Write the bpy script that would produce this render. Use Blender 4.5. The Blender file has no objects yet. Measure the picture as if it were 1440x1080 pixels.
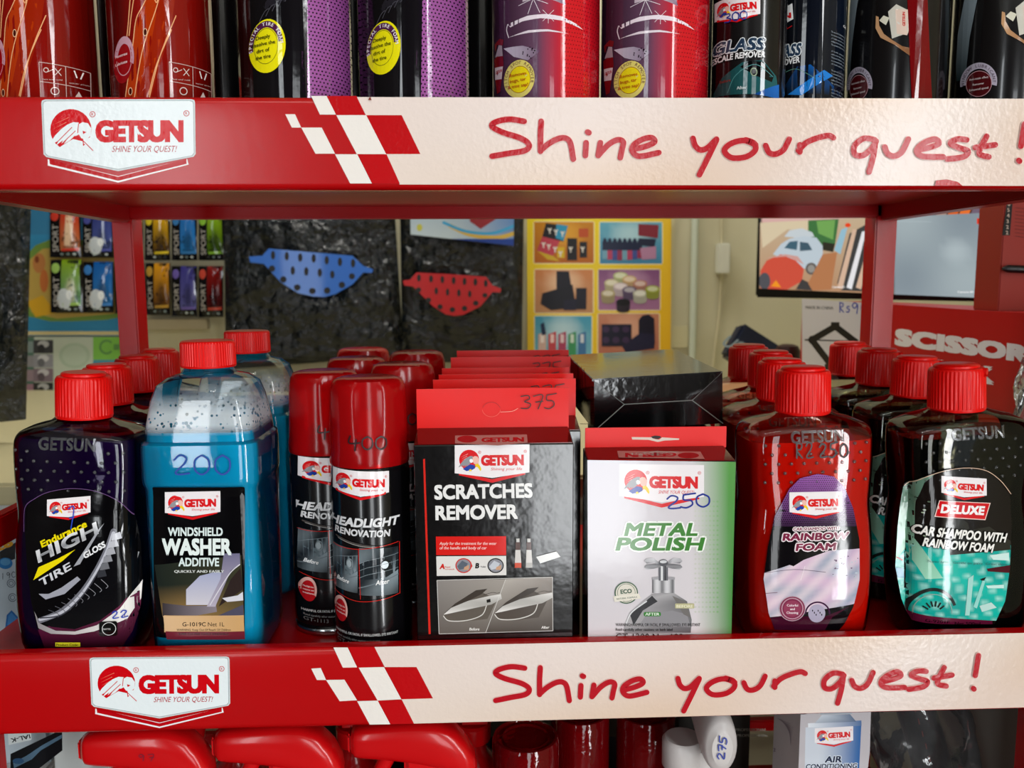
import bpy, bmesh, math, random
from mathutils import Vector, Matrix
from mathutils.geometry import tessellate_polygon
random.seed(7)
SC = bpy.context.scene
COL = SC.collection
ZC = 1.35                                   # height of the lens above the floor
# ---------------------------------------------------------------- camera
FPX, PITCH, YAW, ROLL, DCAM = 1182.5, 0.12332, 0.0385, -0.00532, 0.6025
_cy, _sy, _cp, _sp = math.cos(YAW), math.sin(YAW), math.cos(PITCH), math.sin(PITCH)
FWD = Vector((_sy*_cp, _cy*_cp, -_sp)); _R0 = Vector((_cy, -_sy, 0)); _U0 = _R0.cross(FWD)
RT = _R0*math.cos(ROLL) + _U0*math.sin(ROLL); UP = _U0*math.cos(ROLL) - _R0*math.sin(ROLL)
EYE = Vector((0, -DCAM, ZC))
cam = bpy.data.cameras.new('camera'); camo = bpy.data.objects.new('camera', cam); COL.objects.link(camo)
cam.sensor_width = 36; cam.lens = FPX/1440*36; cam.clip_start = .02
camo.matrix_world = Matrix(((RT.x, UP.x, -FWD.x, EYE.x), (RT.y, UP.y, -FWD.y, EYE.y), (RT.z, UP.z, -FWD.z, EYE.z), (0, 0, 0, 1)))
cam.dof.use_dof = True; cam.dof.focus_distance = .65; cam.dof.aperture_fstop = 9
SC.camera = camo
SC.view_settings.view_transform = 'Standard'; SC.view_settings.look = 'None'
SC.view_settings.gamma = 1; SC.view_settings.use_curve_mapping = False
SC.view_settings.exposure = 0.16
# ---------------------------------------------------------------- daylight and lamps
w = bpy.data.worlds.new('daylight'); SC.world = w; w.use_nodes = True
w.node_tree.nodes['Background'].inputs[0].default_value = (.8, .9, 1, 1)
w.node_tree.nodes['Background'].inputs[1].default_value = .5
def area(name, loc, rot, sx, sy, power, col=(1, 1, 1)):
    l = bpy.data.lights.new(name, 'AREA'); l.shape = 'RECTANGLE'; l.size = sx; l.size_y = sy; l.energy = power; l.color = col
    o = bpy.data.objects.new(name, l); o.location = loc; o.rotation_euler = rot; COL.objects.link(o); return o
# daylight that falls in through the shop's open doorway and window, behind the photographer
area('front_doorway_daylight', (.47, -2.98, 1.12), (math.radians(90), 0, 0), .5, 2.1, 19, (.95, .98, 1))
area('side_doorway_daylight', (1.30, -1.98, 1.40), (math.radians(90), 0, math.radians(90)), .36, 2.5, 62, (.97, .99, 1))
area('window_daylight', (-1.25, -2.98, 1.50), (math.radians(90), 0, 0), .28, 2.0, 16, (.92, .97, 1))
area('ceiling_fill_light', (-.1, -1.35, 2.66), (0, 0, 0), 1.2, .1, 6, (1, .97, .92))  # unseen lamp added as overhead fill
area('back_fill_light', (.0, .98, 2.66), (0, 0, 0), 1.4, .12, 20, (1, .97, .9))  # unseen lamp added to brighten the back wall and its goods

# ---------------------------------------------------------------- helpers
def lin(c):
    if isinstance(c, str):
        c = c.lstrip('#'); c = [int(c[i:i+2], 16)/255 for i in (0, 2, 4)]
        return tuple(x/12.92 if x <= .04045 else ((x+.055)/1.055)**2.4 for x in c)
    return tuple(c)
def mix(a, b, t):
    a, b = lin(a), lin(b); t = max(0, min(1, t)); return tuple(a[i]+(b[i]-a[i])*t for i in range(3))
def px3(px, py, P0, N):
    d = FWD + RT*((px-720)/FPX) - UP*((py-540)/FPX)
    t = (Vector(P0)-EYE).dot(N)/d.dot(N); return EYE + d*t
def at(px, py, y): return px3(px, py, (0, y, 0), Vector((0, -1, 0)))
def W(x, y, z): return Vector((x, y, z+ZC))
def tag(o, label, cat, group=None, kind=None):
    o['label'] = label; o['category'] = cat
    if group: o['group'] = group
    if kind: o['kind'] = kind
    return o
def empty(name, loc, rot=(0, 0, 0)):
    o = bpy.data.objects.new(name, None); o.empty_display_size = .02; o.location = loc; o.rotation_euler = rot; COL.objects.link(o); return o
def obj(name, bm, m, parent=None, smooth=True, ang=40):
    me = bpy.data.meshes.new(name); bmesh.ops.recalc_face_normals(bm, faces=bm.faces); bm.to_mesh(me); bm.free()
    if m: me.materials.append(m)
    if smooth:
        for p in me.polygons: p.use_smooth = True
        me.set_sharp_from_angle(angle=math.radians(ang))
    o = bpy.data.objects.new(name, me); COL.objects.link(o)
    if parent: o.parent = parent
    return o
def struct(name, bm, m):
    o = obj(name, bm, m, smooth=False); o['kind'] = 'structure'; return o
def copy_tree(o, parent=None):
    c = o.copy(); COL.objects.link(c)
    if parent is not None: c.parent = parent
    for ch in list(o.children): copy_tree(ch, c)
    return c
def box(bm, x0, x1, y0, y1, z0, z1, bev=0, M=None):
    r = bmesh.ops.create_cube(bm, size=1); vs = r['verts']
    for v in vs:
        v.co = Vector((x0+(v.co.x+.5)*(x1-x0), y0+(v.co.y+.5)*(y1-y0), z0+(v.co.z+.5)*(z1-z0)))
    if bev:
        es = list({e for v in vs for e in v.link_edges})
        rr = bmesh.ops.bevel(bm, geom=es, offset=bev, segments=2, affect='EDGES'); vs = [v for v in bm.verts if v.is_valid and (v in rr['verts'])]
    if M is not None:
        for v in vs: v.co = M @ v.co
    return bm
def nb(): return bmesh.new()
def lathe(bm, prof, seg=48, c=(0, 0), rib=0, ribn=0):
    rings = []
    for r, z in prof:
        ring = []
        for i in range(seg):
            a = 2*math.pi*i/seg; rr = max(r, 1e-5)
            ring.append(bm.verts.new((c[0]+rr*math.cos(a), c[1]+rr*math.sin(a), z)))
        rings.append(ring)
    for a, b in zip(rings, rings[1:]):
        for i in range(seg):
            j = (i+1) % seg; bm.faces.new((a[i], a[j], b[j], b[i]))
    if prof[0][0] > 1e-4: bm.faces.new(rings[0][::-1])
    if prof[-1][0] > 1e-4: bm.faces.new(rings[-1])
    return bm
def sup(a, n):
    c, s = math.cos(a), math.sin(a)
    return math.copysign(abs(c)**(2/n), c), math.copysign(abs(s)**(2/n), s)
def loft(bm, prof, seg=56):
    """prof: (z, hx, hy, n) super-ellipse sections"""
    rings = []
    for z, hx, hy, n in prof:
        ring = []
        for i in range(seg):
            x, y = sup(2*math.pi*(i+.5)/seg, n); ring.append(bm.verts.new((hx*x, hy*y, z)))
        rings.append(ring)
    for a, b in zip(rings, rings[1:]):
        for i in range(seg):
            j = (i+1) % seg; bm.faces.new((a[i], a[j], b[j], b[i]))
    bm.faces.new(rings[0][::-1]); bm.faces.new(rings[-1])
    return bm
def lerp_prof(prof, z):
    if z <= prof[0][0]: return prof[0]
    for a, b in zip(prof, prof[1:]):
        if z <= b[0]:
            t = (z-a[0])/max(1e-9, b[0]-a[0]); return tuple(a[i]+(b[i]-a[i])*t for i in range(4))
    return prof[-1]
def smooth_prof(prof, k=4):
    out = []
    n = len(prof)
    for i in range(n-1):
        p0, p1, p2, p3 = prof[max(0, i-1)], prof[i], prof[i+1], prof[min(n-1, i+2)]
        for j in range(k):
            t = j/k; q = []
            for d in range(len(p1)):
                m1 = (p2[d]-p0[d])*.5; m2 = (p3[d]-p1[d])*.5; t2, t3 = t*t, t*t*t
                q.append((2*t3-3*t2+1)*p1[d]+(t3-2*t2+t)*m1+(-2*t3+3*t2)*p2[d]+(t3-t2)*m2)
            q[0] = p1[0]+(p2[0]-p1[0])*t
            out.append(tuple(q))
    out.append(prof[-1]); return out
def tube(bm, pts, r, seg=10, cap=True):
    pts = [Vector(p) for p in pts]; rings = []; prevn = None
    for i, p in enumerate(pts):
        t = (pts[min(i+1, len(pts)-1)]-pts[max(i-1, 0)]).normalized()
        if prevn is None:
            n = t.orthogonal().normalized()
        else:
            n = (prevn - t*prevn.dot(t)).normalized()
        prevn = n; b = t.cross(n); rr = r[i] if isinstance(r, (list, tuple)) else r
        rings.append([bm.verts.new(p+(n*math.cos(2*math.pi*k/seg)+b*math.sin(2*math.pi*k/seg))*rr) for k in range(seg)])
    for a, b in zip(rings, rings[1:]):
        for k in range(seg):
            j = (k+1) % seg; bm.faces.new((a[k], a[j], b[j], b[k]))
    if cap: bm.faces.new(rings[0][::-1]); bm.faces.new(rings[-1])
    return bm
# ---------------------------------------------------------------- materials
MAT = {}
def newmat(name):
    m = bpy.data.materials.new(name); m.use_nodes = True; MAT[name] = m
    nt = m.node_tree; return m, nt, nt.nodes['Principled BSDF']
def bump(nt, b, scale, strength, dist=.001, detail=2):
    n = nt.nodes.new('ShaderNodeTexNoise'); n.inputs['Scale'].default_value = scale; n.inputs['Detail'].default_value = detail
    tc = nt.nodes.new('ShaderNodeTexCoord'); nt.links.new(tc.outputs['Object'], n.inputs['Vector'])
    bp = nt.nodes.new('ShaderNodeBump'); bp.inputs['Strength'].default_value = strength; bp.inputs['Distance'].default_value = dist
    nt.links.new(n.outputs[0], bp.inputs['Height']); nt.links.new(bp.outputs[0], b.inputs['Normal']); return n, bp
def plain(name, col, rough=.4, metal=0, coat=0, bs=None, spec=.35, var=0):
    m, nt, b = newmat(name); c = lin(col)
    b.inputs['Base Color'].default_value = (*c, 1); b.inputs['Roughness'].default_value = rough; b.inputs['Metallic'].default_value = metal
    b.inputs['Coat Weight'].default_value = coat; b.inputs['Coat Roughness'].default_value = .05; b.inputs['Specular IOR Level'].default_value = spec
    if bs: bump(nt, b, *bs)
    if var:
        n = nt.nodes.new('ShaderNodeTexNoise'); n.inputs['Scale'].default_value = 6; n.inputs['Detail'].default_value = 5
        r = nt.nodes.new('ShaderNodeMixRGB'); r.inputs[1].default_value = (*c, 1); r.inputs[2].default_value = (*[x*(1-var) for x in c], 1)
        nt.links.new(n.outputs[0], r.inputs[0]); nt.links.new(r.outputs[0], b.inputs['Base Color'])
    return m
def printmat(name, rough=.3, coat=0., bs=None, emis=0, spec=.5):
    m, nt, b = newmat(name)
    a = nt.nodes.new('ShaderNodeAttribute'); a.attribute_name = 'col'; nt.links.new(a.outputs['Color'], b.inputs['Base Color'])
    b.inputs['Roughness'].default_value = rough; b.inputs['Coat Weight'].default_value = coat; b.inputs['Coat Roughness'].default_value = .06
    b.inputs['Specular IOR Level'].default_value = spec
    if bs: bump(nt, b, *bs)
    if emis:
        nt.links.new(a.outputs['Color'], b.inputs['Emission Color']); b.inputs['Emission Strength'].default_value = emis
        b.inputs['Base Color'].default_value = (0, 0, 0, 1); nt.links.remove(b.inputs['Base Color'].links[0])
    return m
def clearmat(name, tint=(1, 1, 1), gloss=.05, mist=0, haze=None, rough=.03, bs=None):
    """thin clear wall: tinted see-through plus a Fresnel reflection"""
    m, nt, b = newmat(name); nt.nodes.remove(b); out = nt.nodes['Material Output']
    t = nt.nodes.new('ShaderNodeBsdfTransparent'); t.inputs[0].default_value = (*tint, 1)
    g = nt.nodes.new('ShaderNodeBsdfGlossy'); g.inputs['Roughness'].default_value = rough
    fr = nt.nodes.new('ShaderNodeFresnel'); fr.inputs[0].default_value = 1.5
    s = nt.nodes.new('ShaderNodeMixShader'); nt.links.new(fr.outputs[0], s.inputs[0])
    base = t.outputs[0]
    if haze:
        d = nt.nodes.new('ShaderNodeBsdfDiffuse'); d.inputs[0].default_value = (*haze[0], 1)
        h = nt.nodes.new('ShaderNodeMixShader'); h.inputs[0].default_value = haze[1]
        nt.links.new(t.outputs[0], h.inputs[1]); nt.links.new(d.outputs[0], h.inputs[2]); base = h.outputs[0]
    if mist:
        d = nt.nodes.new('ShaderNodeBsdfDiffuse'); d.inputs[0].default_value = (.8, .85, .88, 1)
        v = nt.nodes.new('ShaderNodeTexVoronoi'); v.inputs['Scale'].default_value = 260
        n = nt.nodes.new('ShaderNodeTexNoise'); n.inputs['Scale'].default_value = 45
        mu = nt.nodes.new('ShaderNodeMath'); mu.operation = 'MULTIPLY'
        cr = nt.nodes.new('ShaderNodeValToRGB'); cr.color_ramp.elements[0].position = .14; cr.color_ramp.elements[1].position = .2
        tc = nt.nodes.new('ShaderNodeTexCoord'); nt.links.new(tc.outputs['Object'], v.inputs['Vector']); nt.links.new(tc.outputs['Object'], n.inputs['Vector'])
        nt.links.new(v.outputs['Distance'], mu.inputs[0]); nt.links.new(n.outputs[0], mu.inputs[1]); mu2 = nt.nodes.new('ShaderNodeMath'); mu2.operation = 'MULTIPLY'; mu2.inputs[1].default_value = 1.3
        nt.links.new(mu.outputs[0], mu2.inputs[0]); nt.links.new(mu2.outputs[0], cr.inputs[0])
        mm = nt.nodes.new('ShaderNodeMath'); mm.operation = 'MULTIPLY'; mm.inputs[1].default_value = mist; nt.links.new(cr.outputs[0], mm.inputs[0])
        sx = nt.nodes.new('ShaderNodeSeparateXYZ'); nt.links.new(tc.outputs['Object'], sx.inputs[0])
        r1 = nt.nodes.new('ShaderNodeMapRange'); r1.inputs[1].default_value = .176; r1.inputs[2].default_value = .184; nt.links.new(sx.outputs[2], r1.inputs[0])
        r2 = nt.nodes.new('ShaderNodeMapRange'); r2.inputs[1].default_value = .207; r2.inputs[2].default_value = .192; nt.links.new(sx.outputs[2], r2.inputs[0])
        m3 = nt.nodes.new('ShaderNodeMath'); m3.operation = 'MULTIPLY'; nt.links.new(r1.outputs[0], m3.inputs[0]); nt.links.new(r2.outputs[0], m3.inputs[1])
        m4 = nt.nodes.new('ShaderNodeMath'); m4.operation = 'MULTIPLY'; nt.links.new(m3.outputs[0], m4.inputs[0]); nt.links.new(mm.outputs[0], m4.inputs[1]); mm = m4
        h = nt.nodes.new('ShaderNodeMixShader'); nt.links.new(mm.outputs[0], h.inputs[0]); nt.links.new(base, h.inputs[1]); nt.links.new(d.outputs[0], h.inputs[2]); base = h.outputs[0]
    nt.links.new(base, s.inputs[1]); nt.links.new(g.outputs[0], s.inputs[2]); nt.links.new(s.outputs[0], out.inputs[0])
    if bs:
        n, bp = bump(nt, g, *bs); nt.links.new(bp.outputs[0], fr.inputs['Normal'])
    return m
def liquid(name, col, glass=.5, gcol=None):
    """coloured liquid: partly see-through, partly scattering"""
    m, nt, b = newmat(name); c = lin(col); g = lin(gcol or col)
    nt.nodes.remove(b); out = nt.nodes['Material Output']
    d = nt.nodes.new('ShaderNodeBsdfDiffuse'); d.inputs[0].default_value = (*c, 1)
    tl = nt.nodes.new('ShaderNodeBsdfTranslucent'); tl.inputs[0].default_value = (*c, 1)
    a = nt.nodes.new('ShaderNodeMixShader'); a.inputs[0].default_value = .25; nt.links.new(d.outputs[0], a.inputs[1]); nt.links.new(tl.outputs[0], a.inputs[2])
    r = nt.nodes.new('ShaderNodeBsdfRefraction'); r.inputs[0].default_value = (*g, 1); r.inputs['IOR'].default_value = 1.12; r.inputs['Roughness'].default_value = .02
    s = nt.nodes.new('ShaderNodeMixShader'); s.inputs[0].default_value = glass; nt.links.new(a.outputs[0], s.inputs[1]); nt.links.new(r.outputs[0], s.inputs[2])
    gl = nt.nodes.new('ShaderNodeBsdfGlossy'); gl.inputs['Roughness'].default_value = .06
    fr = nt.nodes.new('ShaderNodeFresnel'); fr.inputs[0].default_value = 1.33
    e = nt.nodes.new('ShaderNodeMixShader'); nt.links.new(fr.outputs[0], e.inputs[0]); nt.links.new(s.outputs[0], e.inputs[1]); nt.links.new(gl.outputs[0], e.inputs[2])
    nt.links.new(e.outputs[0], out.inputs[0]); bump(nt, gl, 60, .25, .002)
    return m
PRN = printmat('print_satin', .35, 0, None, 0, .3)
PRG = printmat('print_gloss', .08, .1, (90, .15, .0006), 0, .35)
PRM = printmat('print_matte', .6, 0)
PRF = printmat('print_film', .14, .25, (110, .10, .0006), 0, .8)
PRV = printmat('print_vinyl', .2, 0, (260, .35, .0006), 0, .3)
INK = printmat('marker_ink', .45, 0)
SCR = printmat('lit_screen', .3, 0, None, 1.0)
RED = plain('red_enamel', '#ac0004', .22, 0, .0, (130, .12, .0006), .5)
REDD = plain('red_sheet', '#960003', .3, 0, 0, (130, .1, .0006), .3)
CAPR = plain('red_cap_plastic', '#d40806', .34, 0, 0, None, .3)
CHROME = plain('bright_tin', '#c8ccd0', .2, 1)
BLKG = plain('black_gloss_card', '#040405', .14, 0, .3, (90, .25, .0008), .9)
BLK = plain('black_plastic', '#08080a', .35)
BLKC = plain('black_can_lacquer', '#09080a', .2, 0, .4)
WHT = plain('white_card', '#d8d8d8', .5)
WPL = plain('white_plastic', '#cfc9c6', .35)
CLEAR = clearmat('clear_bottle_wall', (.93, .95, .96))
RAISED = clearmat('raised_clear_relief', (.7, .7, .7), rough=.12, haze=((.8, .82, .85), .05))
CLEARM = clearmat('misted_bottle_wall', (.9, .94, .96), mist=.5)
# ---------------------------------------------------------------- printing: flat inks laid on a surface
_tc = {}
def glyphs(txt, off, sp, res=3):
    k = (txt, off, sp, res)
    if k in _tc: return _tc[k]
    cu = bpy.data.curves.new('t', 'FONT'); cu.body = txt; cu.size = 1; cu.offset = off; cu.space_character = sp; cu.resolution_u = res; cu.fill_mode = 'FRONT'
    o = bpy.data.objects.new('t', cu); COL.objects.link(o); dg = bpy.context.evaluated_depsgraph_get()
    me = o.evaluated_get(dg).to_mesh()
    vs = [(v.co.x, v.co.y) for v in me.vertices]; fs = [tuple(p.vertices) for p in me.polygons]
    o.evaluated_get(dg).to_mesh_clear(); bpy.data.objects.remove(o); bpy.data.curves.remove(cu)
    x0 = min(v[0] for v in vs); x1 = max(v[0] for v in vs)
    _tc[k] = (vs, fs, x0, x1); return _tc[k]
def clip_half(poly, a, b, c):
    """keep a*x+b*y+c>=0; poly: list of (x,y,col)"""
    out = []; n = len(poly)
    for i in range(n):
        p, q = poly[i], poly[(i+1) % n]; dp = a*p[0]+b*p[1]+c; dq = a*q[0]+b*q[1]+c
        if dp >= 0: out.append(p)
        if (dp >= 0) != (dq >= 0):
            t = dp/(dp-dq); out.append((p[0]+(q[0]-p[0])*t, p[1]+(q[1]-p[1])*t, tuple(p[2][k]+(q[2][k]-p[2][k])*t for k in range(3))))
    return out
class Print:
    def __init__(s, P0, N=(0, -1, 0)):
        s.P0 = Vector(P0); s.N = Vector(N).normalized(); s.p = []; s.L = 0; s.hp = None; s.held = False
    def inc(s):
        if not s.held: s.L += 1
    def hold(s, on=True): s.inc(); s.held = on
    def clip(s, pts):
        if pts is None: s.hp = None; return
        cx = sum(p[0] for p in pts)/len(pts); cy = sum(p[1] for p in pts)/len(pts); s.hp = []
        for i in range(len(pts)):
            (x0, y0), (x1, y1) = pts[i], pts[(i+1) % len(pts)]; a, b = -(y1-y0), (x1-x0); c = -(a*x0+b*y0)
            if a*cx+b*cy+c < 0: a, b, c = -a, -b, -c
            s.hp.append((a, b, c))
    def add(s, poly):
        if s.hp:
            for h in s.hp:
                poly = clip_half(poly, *h)
                if len(poly) < 3: return
        s.p.append((s.L, poly))
    def poly(s, pts, c):
        s.inc(); f = c if callable(c) else None; cc = None if f else lin(c)
        pts = [(p[0], p[1], lin(f(p[0], p[1])) if f else cc) for p in pts]
        if len(pts) == 3: s.add(pts); return
        for t in tessellate_polygon([[Vector((p[0], p[1], 0)) for p in pts]]): s.add([pts[i] for i in t])
    def rect(s, x0, y0, x1, y1, c): s.poly([(x0, y0), (x1, y0), (x1, y1), (x0, y1)], c)
    def rrect(s, x0, y0, x1, y1, r, c):
        pts = []
        for cx, cy, a0 in ((x1-r, y0+r, -90), (x1-r, y1-r, 0), (x0+r, y1-r, 90), (x0+r, y0+r, 180)):
            for k in range(5):
                a = math.radians(a0+k*22.5); pts.append((cx+r*math.cos(a), cy+r*math.sin(a)))
        s.poly(pts, c)
    def ell(s, cx, cy, rx, ry, c, n=28, rot=0):
        ca, sa = math.cos(math.radians(rot)), math.sin(math.radians(rot)); pts = []
        for i in range(n):
            a = 2*math.pi*i/n; x, y = rx*math.cos(a), ry*math.sin(a); pts.append((cx+x*ca+y*sa, cy-x*sa+y*ca))
        s.poly(pts, c)
    def arc(s, cx, cy, r, w, a0, a1, c, n=24, sy=1):
        s.inc(); cc = lin(c)
        for i in range(n):
            q = []
            for t, rr in ((i, r-w/2), (i, r+w/2), (i+1, r+w/2), (i+1, r-w/2)):
                a = math.radians(a0+(a1-a0)*t/n); q.append((cx+rr*math.cos(a), cy-rr*sy*math.sin(a), cc))
            s.add(q)
    def grid(s, x0, y0, x1, y1, nx, ny, fn, quad=None):
        s.inc()
        def P(i, j):
            u, v = i/nx, j/ny
            if quad:
                (a, b, c, d) = quad; x = (a[0]*(1-u)+b[0]*u)*(1-v)+(d[0]*(1-u)+c[0]*u)*v; y = (a[1]*(1-u)+b[1]*u)*(1-v)+(d[1]*(1-u)+c[1]*u)*v
            else: x, y = x0+(x1-x0)*u, y0+(y1-y0)*v
            return (x, y, lin(fn(u, v)))
        g = [[P(i, j) for j in range(ny+1)] for i in range(nx+1)]
        for i in range(nx):
            for j in range(ny): s.add([g[i][j], g[i+1][j], g[i+1][j+1], g[i][j+1]])
    def stroke(s, pts, w, c, closed=False, k=6):
        s.inc(); n = len(pts); cc = lin(c); P = []
        for i in range(n-1 if not closed else n):
            g = lambda j: pts[j % n] if closed else pts[max(0, min(n-1, j))]
            p0, p1, p2, p3 = g(i-1), g(i), g(i+1), g(i+2)
            for j in range(k):
                t = j/k; P.append(tuple(.5*((2*p1[d])+(-p0[d]+p2[d])*t+(2*p0[d]-5*p1[d]+4*p2[d]-p3[d])*t*t+(-p0[d]+3*p1[d]-3*p2[d]+p3[d])*t**3) for d in (0, 1)))
        P.append(pts[0] if closed else pts[-1]); m = len(P); Lp, Rp = [], []
        for i in range(m):
            a, b = P[max(0, i-1)], P[min(m-1, i+1)]
            if closed and i in (0, m-1): a, b = P[m-2], P[1]
            tx, ty = b[0]-a[0], b[1]-a[1]; l = math.hypot(tx, ty) or 1; ww = (w if not isinstance(w, tuple) else w[0]+(w[1]-w[0])*i/(m-1))/2
            Lp.append((P[i][0]-ty/l*ww, P[i][1]+tx/l*ww, cc)); Rp.append((P[i][0]+ty/l*ww, P[i][1]-tx/l*ww, cc))
        for i in range(m-1): s.add([Lp[i], Rp[i], Rp[i+1], Lp[i+1]])
        if not closed:
            w0, w1 = (w, w) if not isinstance(w, tuple) else w
            s.ell(P[0][0], P[0][1], w0/2, w0/2, c, 10); s.ell(P[-1][0], P[-1][1], w1/2, w1/2, c, 10)
    def line(s, a, b, w, c):
        dx, dy = b[0]-a[0], b[1]-a[1]; l = math.hypot(dx, dy) or 1; nx, ny = -dy/l*w/2, dx/l*w/2
        s.poly([(a[0]+nx, a[1]+ny), (b[0]+nx, b[1]+ny), (b[0]-nx, b[1]-ny), (a[0]-nx, a[1]-ny)], c)
    def text(s, txt, x, y, h, c, w=None, bold=.02, sh=0, rot=0, sp=1., al='L', out=None, res=3, bend=0, grow=0):
        k = h/(.682+2*bold); g0 = glyphs(txt, 0, sp, res); base = g0[2]-bold; nw = (g0[3]-g0[2]+2*bold)*k; xs = (w/nw if w else 1); ww = w or nw
        ox = {'L': 0, 'C': -ww/2, 'R': -ww}[al]; f = c if callable(c) else None; cc = None if f else lin(c)
        ca, sa = math.cos(math.radians(rot)), math.sin(math.radians(rot))
        b0 = 0 if bold <= .046 else .020; e = bold-b0; vs, fs, x0, x1 = glyphs(txt, b0, sp, res)
        def lay(shifts, cf, ccf):
            for dx, dy in shifts:
                s.inc(); P = []
                for vx, vy in vs:
                    b = (vy+bold+dy)*k; a = (vx-base+dx)*k*xs+ox+sh*b; b += bend*((a-ox-ww/2)/(ww/2))**2
                    X, Y = x+a*ca-b*sa, y-a*sa-b*ca; P.append((X, Y, lin(cf(X, Y)) if cf else ccf))
                for t in fs: s.add([P[i] for i in t])
        if out:
            g = out[0]/k; lay([((g/xs+e)*math.cos(q*math.pi/4)*1.05, (g+e)*math.sin(q*math.pi/4)*1.05) for q in range(8)], None, lin(out[1]))
        lay([(-e, -e), (e, -e), (-e, e), (e, e)] if e > .004 and h > 5 else [(-e, 0), (e, 0)] if e > .004 else [(0, 0)], f, cc)
    def build(s, name, m, parent=None, mapf=None, step=None, lift=.0004, inv=None):
        s_inv = inv if inv is not None else (world(parent).inverted() if parent else Matrix())
        bm = nb(); cl = bm.loops.layers.float_color.new('col')
        Ws = (s_inv.to_3x3() @ s.N).normalized()
        mx = max([L for L, q in s.p]+[1]); dz = 7e-6 if mapf is None else min(1.4e-5, .0015/mx)
        for n_, (L, poly) in enumerate(s.p):
            loc = []
            for (x, y, c) in poly: loc.append((s_inv @ px3(x, y, s.P0, s.N), c))
            off = lift + L*dz + (n_ % 7)*8e-7
            if mapf is None:
                pcs = [[(p+Ws*off, c) for p, c in loc]]
            else:
                q = [(p.x, p.z, c) for p, c in loc]; pcs2 = [q]
                if step:
                    xa = min(t[0] for t in q); xb = max(t[0] for t in q); pcs2 = []
                    k0, k1 = math.floor(xa/step), math.floor(xb/step)
                    if k0 == k1: pcs2 = [q]
                    else:
                        for kk in range(k0, k1+1):
                            r = clip_half(clip_half(q, 1, 0, -kk*step), -1, 0, (kk+1)*step)
                            if len(r) > 2: pcs2.append(r)
                    if step2 := getattr(s, 'vstep', .005):
                        pp = []
                        for q2 in pcs2:
                            za = min(t[1] for t in q2); zb = max(t[1] for t in q2); k0, k1 = math.floor(za/step2), math.floor(zb/step2)
                            if k0 == k1: pp.append(q2); continue
                            for kk in range(k0, k1+1):
                                r = clip_half(clip_half(q2, 0, 1, -kk*step2), 0, -1, (kk+1)*step2)
                                if len(r) > 2: pp.append(r)
                        pcs2 = pp
                pcs = [[(Vector(mapf(x, z, off)), c) for x, z, c in r] for r in pcs2]
            for r in pcs:
                try: f = bm.faces.new([bm.verts.new(p) for p, c in r])
                except ValueError: continue
                for lp, (p, c) in zip(f.loops, r): lp[cl] = (*c, 1)
        bm.normal_update()
        me = bpy.data.meshes.new(name); bm.to_mesh(me); bm.free(); me.materials.append(m)
        o = bpy.data.objects.new(name, me); COL.objects.link(o)
        if parent: o.parent = parent
        return o
def world(o):
    M = Matrix.LocRotScale(o.location, o.rotation_euler, o.scale)
    return world(o.parent) @ M if o.parent else M
def solid(c): return lin(c)
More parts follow.
